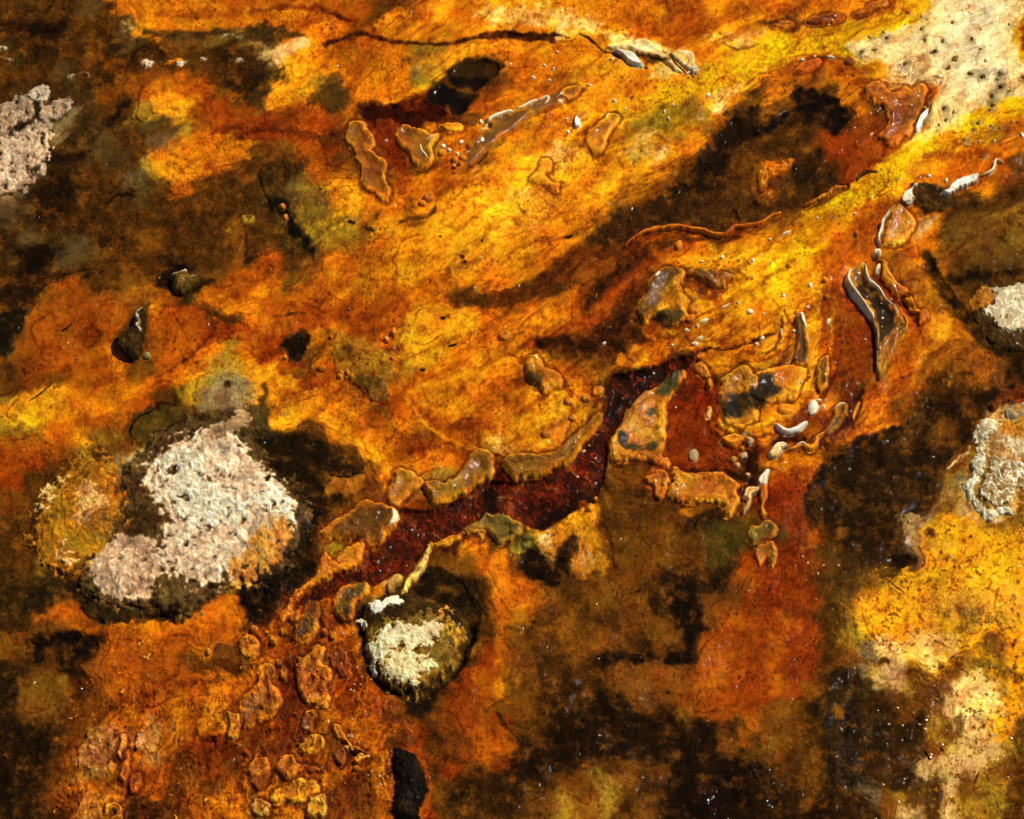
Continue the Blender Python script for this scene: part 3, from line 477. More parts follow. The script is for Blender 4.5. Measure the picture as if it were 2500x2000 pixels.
# tile 14
Pp(14,(280,600,380,460,420,620,480,780,520,820,480,880,440,1000,380,1060,430,1140,300,1240,200,1280,180,1180,300,1000,260,880,310,780,280,680),(88,26,4),8,6,dh=-3,hw=10)
Pp(14,(0,1000,130,980,170,1060,140,1140,60,1200,0,1220),(110,44,8),8,7,alpha=.85)
Pp(14,(580,160,680,160,720,240,700,300,620,300,580,260),'R',6,5,dh=-1,hw=6); Pp(14,(200,330,380,310,420,420,400,520,260,500,200,420),(146,58,6),8,6,alpha=.8)
Ps(14,(640,1290,680,1180,700,1100,680,1040,600,1080),'b',4,5,alpha=.7); Ps(14,(680,1400,700,1520,760,1640,760,1725),'b',6,7,alpha=.7)
Pp(14,(760,1420,900,1380,980,1320,1010,1420,1020,1600,1000,1725,760,1725),(96,52,10),9,8,alpha=.75,dh=-1.5,hw=10)
Pp(14,(850,1240,960,1210,1080,1230,1100,1360,1060,1480,1120,1560,1200,1560,1190,1200,1060,1180,900,1180),(228,160,30),8,7,alpha=.6,hole=.3)
Pp(14,(950,560,1040,600,1130,680,1250,740,1260,800,1080,840,1000,760,920,680),(140,52,6),9,8,alpha=.6)
Pp(14,(840,60,900,200,930,350,960,500,1030,610,1130,690,1250,740,1380,780,1500,740,1640,620,1760,500,1840,340,1880,200,1900,40,1860,-60,1700,-240,1500,-330,1350,-260,1300,-150,1400,-80,1680,60,1760,260,1640,480,1400,680,1200,660,1040,500,980,250,960,80,1010,-60,900,20),(20,11,3),8,5,dh=-3,hw=14)
Pp(14,(1250,740,1400,770,1540,700,1540,800,1480,900,1380,880,1300,820),(34,17,4),8,6)
Pp(14,(1560,700,1700,620,1760,640,1900,780,1980,1000,1840,1180,1720,1270,1560,1250,1500,1100,1480,960),(150,68,10),16,12,alpha=.5)
Ps(14,(1450,880,1500,960,1560,1080,1620,1180,1740,1260,1880,1250),(60,26,4),12,12,alpha=.6); Pp(14,(1240,1060,1300,1040,1340,1090,1300,1120),'b',5,4)
Ps(14,(1880,760,1960,900,2060,1040,2120,1180,2000,1260),(150,80,12),8,10,alpha=.4)
Pp(14,(1330,1060,1420,1160,1480,1300,1520,1500,1480,1725,1380,1725,1460,1500,1440,1350,1390,1220,1300,1160),(176,76,8),7,7,alpha=.8)
Pp(14,(1640,1430,1800,1380,1900,1340,2156,1290,2400,1240,2400,1725,1560,1725),(56,30,6),22,16,alpha=.6)
# tile 10/14 lower right brown hollow by the rock
Pp(10,(1320,1320,1500,1280,1700,1340,1850,1400,1920,1560,1900,1725,1700,1725,1500,1620,1300,1560,1200,1480),(46,28,7),12,8,alpha=.9,dh=-1,hw=20,gloss=.4)
Pp(10,(1500,1130,1700,1200,1780,1290,1700,1340,1560,1290,1480,1290),(120,76,14),12,8,alpha=.7)
# tile 15
Pp(15,(860,420,960,370,1200,390,1440,380,1560,320,1540,160,1460,60,1480,-40,1640,0,1700,100,1760,160,1690,250,1680,440,1620,480,1440,480,1340,440,1200,470,1000,460,920,560,880,480),(28,13,3),9,9,dh=-1,hw=10,alpha=.9)
Pp(15,(1690,230,1900,180,2156,160,2300,400,2200,700,2000,900,1800,940,1640,860,1500,780,1560,560,1680,440),(146,62,7),16,12,alpha=.8)
Pp(15,(1700,250,1850,240,1950,400,1900,560,1800,700,1700,760,1640,640,1700,480),(184,98,14),14,9,alpha=.45)
Pp(15,(700,860,900,700,1200,800,1360,900,1480,960,1640,940,1840,1000,1860,1200,2156,1250,2300,1400,2300,1800,1400,1800,1440,1500,1200,1220,900,1220,640,1340,200,1440,160,1300,400,1120,460,900),(30,15,4),24,16,alpha=.75,hole=.2)
for x,y,a,b in ((1490,1200,36,36),(890,1135,16,14),(1280,1215,22,14),(860,1400,60,40),(1060,1420,110,70),(1380,1350,90,70),(560,1520,40,30),(700,1590,30,30),(820,1650,90,60),(1280,1560,30,24),(400,1600,140,70),(1320,1690,36,30),(1900,1150,60,60),(300,1490,50,30)): Pe(15,x,y,a,b,(136,86,20),9,alpha=.75,warp=8,hole=.15)
Pp(15,(1180,250,1330,300,1560,370,1540,230,1440,200,1330,220),'B',8,6,alpha=.6); Pp(15,(600,220,900,190,1060,240,1130,320,960,370,700,330,560,280),(136,80,14),14,10,alpha=.5)
Pp(15,(940,480,1200,460,1400,480,1600,480,1560,700,1440,800,1300,860,1160,800,1100,700,940,680,900,600),(140,76,14),12,10,alpha=.65)
Ps(15,(40,860,100,960,180,1060,250,1140),(60,26,4),4,6,alpha=.7,dh=-1,hw=5); Pe(15,430,428,10,12,'K',2); Pe(15,335,138,14,9,'K',2); Pe(15,150,190,26,13,'K',4); Pe(15,1420,690,13,8,'K',3)
# tile 16
Pp(16,(600,520,740,480,860,560,940,640,940,760,800,800,900,900,1080,940,1250,960,1080,1060,1100,1200,900,1160,860,1300,960,1420,1050,1460,1200,1360,1250,1240,1300,1200,1200,1440,900,1460,640,1480,500,1380,540,1200,480,1000,460,820,540,700),(44,28,8),12,12,alpha=.75,gloss=.5)
Pp(16,(900,1200,1040,1180,1180,1200,1140,1320,1060,1420,960,1380,900,1300),(84,48,14),12,9,alpha=.7)
Pp(16,(980,250,1100,230,1200,420,1000,420,940,340),(230,180,96),9,10,alpha=.8,hole=.25); Pp(16,(1200,230,1400,190,1560,220,1640,330,1500,440,1400,470,1220,400),(232,176,90),9,10,alpha=.8,hole=.3)
Pp(16,(1640,640,1780,520,1820,620,1760,760,1860,860,1840,1040,1700,1080,1640,1000,1700,860,1600,760),(228,176,96),9,10,alpha=.9)
Pp(16,(1300,580,1460,540,1580,640,1540,720,1420,760,1300,860,1280,920,1100,940,1280,760,1240,660),(104,58,14),9,9,alpha=.8,gloss=.9)
Pp(16,(1600,1100,1800,1080,1860,1200,1800,1320,1660,1300,1560,1200),(214,166,100),12,10,alpha=.7)
Pp(16,(1240,1440,1320,1400,1380,1480,1440,1520,1400,1600,1300,1620,1200,1560),(86,52,14),9,8,alpha=.85); Pe(16,1690,1380,55,45,(120,80,24),8,alpha=.7); Pe(16,1760,1530,60,40,(130,84,22),8,alpha=.7); Pe(16,1640,940,40,80,(110,70,16),8,alpha=.8)
Pp(16,(750,420,860,430,920,480,1000,420,1080,450,1000,480,900,480),'B',5,5,alpha=.8); Pe(16,1020,440,40,28,'b',5,alpha=.8)
Pp(16,(1600,20,1720,0,1800,60,1960,80,2000,160,1900,150,1740,140,1660,100),(80,48,8),8,8,alpha=.75,hole=.4); Pp(16,(1800,280,2000,270,2010,340,1860,360,1780,320),(140,96,20),7,6,alpha=.7)
Pp(16,(1740,400,1900,460,2156,560,2156,600,1960,560,1760,460),(96,60,12),8,8,alpha=.7,hole=.35)
Pe(16,650,870,40,50,'B',6); Pe(16,2156,1050,60,120,'b',14,alpha=.7); Pe(16,2200,1450,130,250,'b',30,alpha=.6)
# gritty ochre lower right, wrinkled rust mat lower left
_lr = Shape('p', T(12,1280,1010,1400,900,1700,900,2156,900,2500,900)+T(16,2500,1725,1200,1725,1300,1300,1500,1000,1300,600,1000,500,650,400,560,100,760,-100)+T(12,1000,1420,1280,1300,1350,1180), warp=14, ws=40)
paint(_lr, (150,98,20), 30, alpha=.7, frag=-.12); paint(_lr, (70,40,8), 30, alpha=.6, frag=-.34)
Pp(12,(1400,1500,1700,1420,2156,1400,2400,1500,2400,1725,1400,1725),(206,150,56),30,16,alpha=.45)
_ll = Shape('p', T(0,180,1380,330,1330,520,1320,600,1250,700,1240,780,1420,860,1520,850,1725,150,1725,130,1560), warp=16, ws=50)
paint(_ll, (176,84,12), 34, alpha=.45); paint(_ll, (112,42,5), 24, alpha=.6, frag=-.16); paint(_ll, (224,142,50), 24, alpha=.45, frag=-.26)
# the stream: dark red channel
STREAM = Shape('p', T(7,1640,1235,1480,1245,1300,1325,1100,1365,965,1400,950,1560,915,1725)+T(11,885,80,780,190,660,330,560,460,380,560,150,580,0,560)
   +T(10,2020,530,1900,600,1700,730,1540,780,1450,800,1240,800,1240,900,1130,1080,980,1140,930,1250,800,1300,650,1350,500,1480,420,1600)
   +T(10,560,1560,720,1500,780,1420,920,1400,1020,1430,1100,1400,1200,1335,1320,1320,1440,1150,1500,1070,1700,1000,1880,920,1930,850)
   +T(11,0,850,150,880,260,920,350,960,450,960,600,870,740,780,840,720,900,620,935,450,955,250,1050,100,1085,0)+T(7,1100,1680,1230,1550,1360,1440,1480,1370,1560,1335), warp=4, ws=16)
paint(STREAM, (74,22,3), 5, dh=-6, hw=14, gloss=.75)
Pp(7,(1300,1330,1480,1260,1560,1330,1400,1420,1250,1530,1100,1680,1060,1725,940,1725,980,1480,1040,1380),(34,14,3),10,8,alpha=.7)
for x,y,a,b in ((1890,700,60,40),(1560,880,40,26),(1580,940,50,20),(1940,620,40,16),(1340,1020,40,30),(1250,980,60,40),(1180,1250,60,60),(1000,1240,50,50),(1450,960,50,40),(1050,1350,70,30),(760,1400,45,36),(1380,1100,30,50)): Pe(10,x,y,a,b,(122,36,4),8,alpha=.7,warp=8,hole=.25)
for x,y,a,b in ((240,680,50,60),(700,500,50,60),(590,630,60,40),(690,720,40,26),(350,700,60,40),(480,700,50,40),(80,640,60,20),(760,440,30,60)): Pe(11,x,y,a,b,(108,24,4),8,alpha=.65,warp=8,hole=.25)
paint(STREAM, (132,34,5), 7, alpha=.75, frag=-.12)
paint(STREAM, (28,9,2), 9, alpha=.55, hole=.62)
Pp(11,(0,600,60,700,30,820,-60,800,-80,660),(26,12,2),8,6,alpha=.8); Pp(11,(560,760,760,640,880,600,840,720,720,780,560,860,440,940,350,900),(30,10,2),9,7,alpha=.8)
for n_,pp_,a_ in ((0,(520,1300,560,1220,640,1230,720,1250,760,1330,780,1430,860,1500,840,1600,820,1725,560,1725,480,1640,520,1500,500,1400),.9),(0,(170,1560,280,1450,420,1420,520,1480,560,1600,560,1760,150,1760),.75),
   (9,(1950,1480,2156,1400,2400,1400,2400,1725,1950,1725),.5),(6,(700,900,1250,950,1250,1300,1100,1600,900,1500,700,1360,560,1300,480,1100),.45),(11,(0,60,300,-60,700,-60,850,0,700,200,400,330,0,300),.3),(7,(1500,600,2156,560,2156,1150,1560,1100),.3),(8,(1000,560,1300,800,1600,1000,1800,1200,1400,1200,1200,900),.35),(12,(20,500,300,560,340,1200,500,1500,100,1500,120,1100),.3)):
    paint(Shape('p', T(n_,*pp_), warp=20, ws=50), None, 30, lumps=a_)
# ================= things (outline, height mm, edge roll px, rim colour, core colour)
TH = []
AM = (226,144,24); OL = (122,92,26); WH = (232,214,184)
def thing(name, label, cat, shape, h, w, rim=AM, core=None, cd=None, group=None, prof='lobe', gloss=.8, slick=.9, worm=None, parts=(), soft=3.0, inner=None, mat='mat', corehole=None, tilt=0, lump=0):
    lobe = prof == 'lobe' and mat == 'mat'
    if lobe and name.startswith('mat') and shape.kind == 'p': shape.warp += 1.8; shape.ws = 20
    if lobe and name.startswith('mat'):
        class _D:
            bb = shape.bb; warp = 9
            def __call__(self, U, V): return 4.5-np.abs(shape(U, V)+2.5)
        paint(_D(), (96,36,5), 3, alpha=.6, noise=.9)  # contact shade along the lobe edge, painted into the ground colour
    if rim is not None:
        paint(shape, rim, soft, alpha=.66 if lobe and name.startswith('mat') else 1, slick=slick*.55 if lobe else slick, gloss=gloss, noise=.2, worm=0 if worm is None else None)
        if lobe and name.startswith('mat'):
            class _Q:
                bb = shape.bb; warp = 6
                def __call__(self, U, V): return 3.2-np.abs(shape(U, V)-3.5)
            paint(_Q(), tuple(min(255, v*1.14) for v in rim), 2.0, alpha=.9, noise=.6)
    if core is not None:
        cd = cd if cd is not None else w*1.1
        s2 = Shape.__new__(Shape); s2.__dict__.update(shape.__dict__)
        class _S:
            bb = shape.bb; warp = 6
            def __call__(self, U, V): return shape(U, V)-cd
        paint(_S(), core, max(4, cd*.8), alpha=.72 if mat == 'mat' else .9, noise=.9, hole=corehole)
    if worm: paint(shape, None, 5, worm=worm, gloss=gloss)
    if inner:
        for q_ in inner: paint(q_[0+0], None, 1) if False else paint(q_[1], q_[0], q_[2], noise=.5, frag=q_[3] if len(q_) > 3 else None)
    TH.append(dict(name=name, label=label, cat=cat, shape=shape, h=h, w=w, group=group, prof=prof, mat=mat, parts=list(parts), tilt=tilt, lump=lump))
    for p in parts:
        if p.get('c') is not None: paint(p['shape'], p['c'], p.get('soft', 1.5), noise=.25, slick=.8, gloss=.6, worm=p.get('worm'), hole=p.get('hole'), frag=p.get('frag'))
def PT(n, *p, warp=2, ws=14, seed=0): return Shape('p', T(n, *p), warp=warp, ws=ws, seed=seed)
def ST(n, w, *p, warp=1.5, taper=True, seed=0): return Shape('s', T(n, *p), w=w, warp=warp, ws=24, taper=taper, seed=seed)
def EL(n, x, y, a, b, rot=0, warp=1.2, seed=0):
    q = T(n, x, y)[0]; return Shape('e', (q[0], q[1], a*.30148, b*.30148, rot), warp=warp, ws=9, seed=seed)
def part(name, shape, c, h=1.5, w=3, **k): return dict(name=name, shape=shape, c=c, h=h, w=w, **k)
E_ = lambda n,x,y,a,b,rot=0: EL(n,x,y,a,b,rot,warp=4)
# -- big crusts and rocks
MOUND = [262,985,300,950,345,905,430,880,500,870,540,920,575,985,630,1030,655,1080,650,1120,612,1170,585,1215,500,1235,440,1262,400,1300,330,1290,250,1285,200,1262,165,1232,185,1180,225,1150,262,1090,250,1040]
thing('sinter_mound','large knobbly white sinter mound with wormy ridges on the left','mound',
  Shape('p',T(0,*MOUND),warp=12,ws=30), 11,80,(52,36,12),None,worm=.35,gloss=.45,slick=0,prof='soft',soft=12,mat='crust',lump=3,
  inner=[((120,88,44),Shape('p',T(0,*MOUND),warp=14,ws=26),30,.4),
         ((224,184,152),Shape('p',T(0,190,1190,250,1130,330,1150,340,1230,300,1270,220,1255),warp=8,ws=20),14,.55),
         ((240,208,182),Shape('p',T(0,300,1010,345,950,420,915,490,905,520,960,600,1020,625,1085,600,1130,540,1190,480,1215,420,1240,330,1200,350,1110),warp=14,ws=26),26,.44),
         ((198,164,128),Shape('p',T(9,1690,220,1760,150,1880,100,1900,40,2000,30,2030,120,1950,220,1860,200,1800,280,1720,300),warp=8,ws=20),8,.5),
         ((222,150,62),Shape('p',T(0,490,1190,560,1110,615,1100,605,1160,560,1215,480,1240),warp=12,ws=20),14,.3),
         ((88,58,20),Shape('p',T(0,262,1100,300,1075,335,1090,335,1120,290,1140,265,1130),warp=8,ws=20),9)],
  parts=[part('white_crust',Shape('p',T(0,330,985,360,960,420,960,440,1010,480,1050,540,1050,560,1010,595,1035,628,1085,600,1100,540,1075,480,1110,420,1120,370,1085,350,1030),warp=14,ws=20),(240,226,204),h=1.5,w=8,soft=16,frag=.34)])
PC = (-260,860,-100,830,0,850,140,770,240,720,340,690,400,730,390,800,330,830,480,810,560,790,605,830,570,890,480,960,425,1040,400,1150,400,1260,380,1390,300,1440,220,1560,150,1550,60,1580,-100,1620,-300,1500,-340,1100)
thing('sinter_crust','pale pinkish granular crust in dark mud at the upper left edge','crust',Shape('p',T(1,*PC),warp=6,ws=18),5,36,(60,44,18),None,worm=.3,gloss=.4,slick=0,prof='soft',mat='crust',soft=8,lump=1,
  inner=[((188,158,134),Shape('p',T(1,*PC),warp=6,ws=18),9,.34),((206,176,152),Shape('p',T(1,-100,1150,180,1080,380,1060,390,1250,280,1420,100,1520,-100,1500,-200,1250),warp=8),14,.3),((54,38,16),Shape('s',T(1,300,840,300,960,220,1010,130,1050),w=7,warp=4,ws=10),4)],
  parts=[part('white_crust',PT(1,235,740,300,700,390,700,405,790,330,830,270,820,230,790,warp=4,ws=9),(220,198,176),h=1.2,w=3,soft=3,frag=.3)])
thing('sinter_crust','yellow crusty shoulder with pale flakes, left of the white mound','crust',
  Shape('p',T(0,60,1130,85,1060,120,1010,170,965,240,950,262,1000,262,1090,232,1150,190,1190,150,1215,90,1190),warp=12,ws=26),6,60,None,None,gloss=.5,prof='soft',mat='crust',soft=9,lump=2,
  inner=[((176,116,22),Shape('p',T(0,60,1130,85,1060,120,1010,170,965,240,950,262,1000,262,1090,232,1150,190,1190,150,1215,90,1190),warp=12,ws=26),34,.3),
         ((216,170,96),Shape('p',T(9,620,760,660,600,760,620,800,680,900,780,800,850,700,960,600,940),warp=8,ws=14),8,.35),
         ((226,186,116),Shape('p',T(9,280,860,300,700,440,580,560,560,500,740,400,830),warp=8,ws=14),9,.05),
         ((200,158,92),Shape('p',T(9,460,1240,500,1100,640,1140,660,1240,560,1290),warp=8,ws=14),9,.15)])
thing('knobbly_rock','round dark rock mottled with cream crust, in the lower middle','rock',
  PT(14,955,100,985,0,1060,-60,1180,-110,1320,-110,1500,-60,1700,-10,1790,100,1835,240,1780,340,1735,480,1625,600,1500,700,1380,755,1250,715,1130,675,1045,600,985,500,960,350,950,200,warp=5,ws=20),
  13,50,(66,44,12),None,gloss=.5,slick=0,prof='dome',mat='crust',soft=3,lump=2,
  inner=[((150,112,40),PT(14,960,300,1050,200,1200,180,1500,100,1700,200,1800,240,1700,480,1500,640,1380,720,1200,680,1080,580,1000,500,960,370,warp=14,ws=22),20,.5),
         ((212,150,44),PT(14,1540,60,1640,20,1720,60,1680,180,1800,280,1700,380,1600,300,1560,180,warp=8,ws=12),9,.12)],
  parts=[part('white_crust',PT(14,1000,-10,1060,-30,1110,0,1150,-40,1230,-50,1280,30,1240,60,1140,50,1100,110,1040,100,warp=6,ws=9),(242,228,200),h=1.6,w=3),
         part('white_crust',PT(14,890,105,950,110,985,180,960,200,930,150,warp=4,ws=8),(236,222,196),h=1.2,w=2),
         part('cream_crust',PT(14,970,340,1040,320,1080,240,1250,180,1350,220,1420,200,1490,170,1580,170,1540,350,1440,370,1340,420,1220,400,1120,470,1060,500,1100,590,1040,560,990,490,1010,420,warp=8,ws=12),(244,210,168),h=1.2,w=4,soft=9,frag=.42),
         part('cream_crust',PT(14,1080,480,1180,440,1320,400,1460,460,1560,520,1440,600,1400,680,1300,690,1200,640,1100,580,warp=8,ws=10),(234,198,150),h=1.2,w=4,soft=10,frag=.36)])
thing('sinter_crust','big cream and white labyrinth crust at the right edge','crust',
  PT(12,1790,110,1830,70,1900,80,1990,70,2040,60,2156,20,2500,20,2500,760,2200,700,2110,690,2085,860,2000,835,1960,840,1890,905,1800,850,1730,760,1680,640,1665,580,1730,540,1720,420,1780,310,1760,200,warp=5,ws=14),
  8,50,(214,170,100),None,worm=.55,gloss=.5,slick=0,prof='dome',mat='crust',soft=3,lump=1,
  inner=[((216,148,40),PT(12,1950,180,2020,100,2156,60,2400,60,2400,260,2156,260,2040,260,warp=6),8),
         ((150,104,36),PT(12,1800,600,1860,500,2156,470,2400,500,2400,640,2090,640,1980,760,1840,800,1760,700,warp=8),6),
         ((240,222,184),PT(12,1930,250,2020,270,2156,290,2400,300,2400,420,2156,440,2060,380,1980,340,warp=6),7)],
  parts=[part('white_ridge',PT(12,1665,590,1730,545,1725,430,1780,380,1840,380,1830,480,1800,560,1780,600,1740,660,1790,760,1880,840,1980,790,2070,850,1960,850,1890,905,1800,850,1730,760,1680,650,warp=5,ws=10),(246,232,204),h=1.6,w=6),
         part('white_ridge',PT(12,1740,200,1800,120,1880,90,1960,160,1900,230,1840,290,1860,350,1780,370,1760,280,warp=8,ws=8),(240,226,196),h=1.4,w=5,hole=.35),
         part('labyrinth',PT(12,1840,560,1880,440,1960,430,2156,470,2400,470,2400,620,2110,650,2040,760,1900,800,1800,700,warp=6,ws=10),(240,226,200),h=2,w=4,worm=1.0,hole=.4)])
thing('sinter_crust','grey white crust on a wet brown rock by the upper right edge','crust',
  PT(8,1720,860,1750,740,1790,670,1880,660,2000,640,2156,620,2500,620,2500,1150,2156,1180,2020,1170,1900,1140,1850,1040,1790,960,warp=5,ws=18),
  8,45,(96,68,26),None,worm=.45,gloss=.8,slick=0,prof='dome',mat='crust',soft=6,lump=2,
  inner=[((200,130,34),PT(8,1740,740,1800,660,1880,680,1930,760,1860,840,1780,860,1720,850,warp=8,ws=10),4)],
  parts=[part('white_crust',PT(8,1890,690,1990,680,2100,655,2400,640,2400,1060,2156,1040,2080,1050,1990,1040,1940,1010,1890,930,1820,880,1880,830,1930,780,warp=10,ws=12),(222,206,180),h=1.5,w=6,soft=5,hole=.25,worm=.35)])
thing('sinter_crust','small grey white crust at the right edge above the labyrinth crust','crust',
  PT(8,1990,1700,2050,1640,2110,1620,2200,1600,2400,1600,2400,1725,2156,1725,2080,1790,2010,1760,warp=4,ws=12),8,16,(168,150,126),(196,136,40),cd=14,prof='dome',worm=.5,gloss=.9,mat='crust')
thing('stone','small pale topped stone lying in a dark wet patch, upper left','stone',PT(5,1380,600,1420,570,1510,545,1550,590,1640,606,1620,640,1540,700,1470,745,1400,700),14,9,(120,88,36),(150,108,40),prof='dome',gloss=.8,slick=.1,worm=.5,mat='crust',
  parts=[part('pale_cap',PT(5,1385,590,1430,565,1500,550,1520,575,1450,600,1400,610),(196,180,160),h=1,w=2),part('pale_cap',PT(5,1540,605,1600,602,1590,625,1550,628),(196,176,140),h=1,w=2)])
thing('stone','dark knobbly stone with a white wet crest, left side','stone',PT(5,1150,860,1185,865,1190,950,1185,1040,1160,1140,1140,1220,1080,1275,1020,1265,930,1175,925,1100,1000,1080,1070,1000,1085,910),13,9,(60,44,12),(84,60,18),prof='dome',gloss=.95,slick=0,worm=.9,mat='crust',
  parts=[part('white_crest',ST(5,4.5,1160,870,1110,915,1115,960,1135,1000,1115,1040,1150,1060),(222,212,204),h=1.5,w=3)])
thing('stone','long black wet stone in the rust mat at the bottom','stone',PT(14,1205,1170,1300,1165,1390,1225,1440,1350,1465,1500,1410,1640,1380,1780,1235,1780,1185,1620,1225,1480,1195,1340,warp=6,ws=16),10,16,(20,13,3),(30,22,6),prof='dome',gloss=1,slick=.3,mat='crust',lump=2.5)
# -- ledges and rims
thing('sinter_ledge','layered grey white sinter flake under the cream ridge, top centre','ledge',PT(3,985,398,1060,405,1140,428,1190,478,1235,545,1150,528,1095,490,1050,445,warp=1.5),5,5,(206,200,186),(222,214,200),gloss=.4,slick=.4,parts=[part('lower_layer',ST(3,1.8,1040,440,1090,495,1150,532,1230,548),(170,190,176),h=1,w=1.6)])
thing('sinter_ledge','cream flow ridge above the grey flake, top centre','ledge',PT(3,930,370,1000,345,1120,345,1180,312,1280,330,1360,400,1440,460,1500,540,1560,600,1470,582,1400,515,1300,470,1190,440,1100,395,1010,400),5,8,(236,196,124),(240,214,168),gloss=.4,slick=.3,inner=[((96,56,12),PT(3,1180,440,1280,450,1400,480,1440,510,1330,505,1260,520,1220,490),5)])
thing('sinter_flake','thin curled flake with torn tip at the right end of the cream ridge','flake',PT(3,1440,440,1500,415,1580,425,1640,460,1650,540,1690,580,1650,620,1600,590,1540,540,1480,490),4,6,(226,200,160),(206,170,80),gloss=.6,slick=.3,parts=[part('torn_tip',ST(3,3.2,1570,610,1620,590,1680,570),(214,204,196),h=2,w=2),part('torn_tip',ST(3,2.2,1620,560,1640,640),(190,176,160),h=2,w=2)])
thing('twig','thin grey brown twig lying along the cream ridge','twig',ST(3,1.7,1385,415,1450,480,1510,545,1570,592,warp=.6),3,1.7,(96,72,36),None,gloss=.3,mat='crust')
sh = Shape('p', T(2,1960,1060,1975,1020)+T(3,-60,970,60,910,180,880,290,830,370,800,460,770,560,720,640,690,720,690,740,730,600,830,440,900,300,960,170,1080,40,1160,-60,1250,-130,1330,-200,1370,-280,1420,-320,1400,-230,1330,-190,1240,-200,1160),warp=2,ws=14)
thing('rimmed_shelf','long olive shelf with a broken white upper rim, upper centre','shelf',sh,6,10,(196,112,18),(104,66,14),cd=9,
  parts=[part('white_rim',ST(3,5.2,-50,1020,10,960,60,935,120,915,175,925),WH),part('white_rim',ST(3,5,205,885,250,880,300,845,365,825),WH),part('white_rim',ST(3,4,385,815,440,790,460,820,430,850),(206,196,170)),part('white_rim',ST(3,2.5,-85,1055,-60,1040,-40,1030),WH,h=1.2,w=2)])
thing('mat_lobe','ragged orange finger of mat with brown core, left of the red hollow','mat lobe',PT(2,810,1040,850,985,940,970,980,1030,1030,1090,1045,1170,1010,1225,1080,1270,1140,1320,1150,1380,1130,1430,1170,1540,1160,1610,1110,1622,1060,1590,980,1550,930,1470,925,1350,880,1285,860,1200,805,1150,warp=3),5,8,(210,130,22),(128,70,14),cd=10)
thing('mat_lobe','drooping amber lobe with a white streak, below the dark pool','mat lobe',PT(2,1215,1140,1225,1060,1270,1010,1400,1040,1500,1090,1560,1085,1530,1160,1508,1220,1525,1300,1460,1372,1400,1372,1345,1320,1310,1240,1250,1205),6,9,(216,138,20),(136,84,18),cd=9,
  parts=[part('white_streak',ST(2,3,1415,1185,1425,1230,1450,1265,1470,1300),WH,h=1.2,w=2.5),part('white_streak',ST(2,2.2,1460,1140,1500,1130,1530,1115),(230,200,150),h=1,w=2)])
thing('mat_lobe','flat half round amber lobe beside the white pebbles, upper centre','mat lobe',PT(2,1570,1025,1660,1000,1740,1000,1765,1030,1730,1070,1650,1080,1600,1055),3,6,(224,146,22),(212,128,18),cd=7)
thing('mat_lobe','orange brown lobe with a pale tip, in the yellow centre top','mat lobe',PT(3,900,960,950,905,1010,915,1050,960,985,1040,940,1120,925,1190,860,1245,790,1215,760,1130,800,1040),4,9,(222,142,20),(184,106,18),cd=8,parts=[part('pale_tip',ST(3,2.4,925,950,950,915),(232,210,170),h=1,w=2)])
thing('mat_lobe','narrow brown lobe at the upper end of the olive shelf','mat lobe',PT(3,560,760,600,710,690,688,725,720,700,770,620,800),3.5,7,(206,118,18),(146,78,14),cd=6)
thing('mat_lobe','smooth amber tongue with one dark left edge, centre of the yellow flat','mat lobe',PT(3,375,1360,400,1295,450,1270,495,1310,480,1380,430,1400,500,1480,560,1480,540,1560,420,1500,310,1460),3,10,(224,148,22),(214,136,20),cd=9)
thing('sinter_chip','flat white triangular chip with an amber back, upper centre','chip',PT(3,672,925,730,890,800,900,790,950,725,985,712,1022,668,1026,warp=1),5,5,(214,138,30),(196,110,20),parts=[part('white_face',PT(3,676,945,722,985,712,1022,670,1025,warp=.5),(226,222,216),h=1,w=2)])
LIP = ST(7,6.0,1080,345,1110,310,1150,280,1200,245,1270,215,1380,195,1480,188,1580,200,1690,215,1790,250,1870,262,1930,225,1960,195,2050,185,2156,165,2260,110,2340,75,warp=3)
thing('mat_lip','thin curled orange lip edging the dark brown pool, right of centre','mat lip',LIP,7,6,(206,118,24),(186,96,18),cd=4,gloss=1)
thing('mat_lip','short wet orange lip with black hollows, next to the yellow runoff','mat lip',Shape('s',T(4,380,1680,470,1640,560,1600,600,1560,640,1540,720,1530),w=6,warp=3,ws=9,taper=True),6,6,(200,120,24),(150,80,14),cd=4,gloss=1)
thing('mat_lobe','rust island of mat with sparkling wet crest, beside the cream flat','mat lobe',PT(4,850,745,905,680,960,665,1015,672,1060,740,1110,750,1190,700,1240,730,1310,665,1370,720,1350,830,1290,960,1240,1080,1190,1130,1070,1190,980,1110,1060,1000,1000,880,930,840,870,800,warp=4),6,12,(206,116,16),(158,84,14),cd=16,corehole=.2,slick=.6,gloss=1)
thing('sinter_ledge','small bright white ledge at the foot of the rust island','ledge',PT(4,1270,1060,1290,980,1330,920,1380,880,1375,950,1330,1020,1290,1080),5,5,(236,226,208),(240,232,220),gloss=.5,slick=.4)
thing('sinter_ridge','thin grey rim between the rust island and the cream flat','rim',ST(4,3,1440,800,1410,850,1400,920,1370,970,1340,1010),4,3,(170,140,96),None)
for nm,pp,lab in (('mat_lobe',(380,180,450,130,580,105,690,125,690,160,560,190,470,200),'dark red lens of mat on the top orange bank, right of two'),('mat_lobe',(100,215,160,195,200,168,270,175,305,205,260,235,170,240),'smaller brown lens of mat on the top orange bank, left of two'),('mat_lobe',(770,115,840,80,930,20,1000,-20,1060,10,1030,50,940,70,840,125),'wet dark brown lobe at the top edge where the yellow runoff begins')):
    thing(nm,lab,'mat lobe',PT(4,*pp),4,7,(190,104,16),(120,50,8),cd=5,gloss=1)
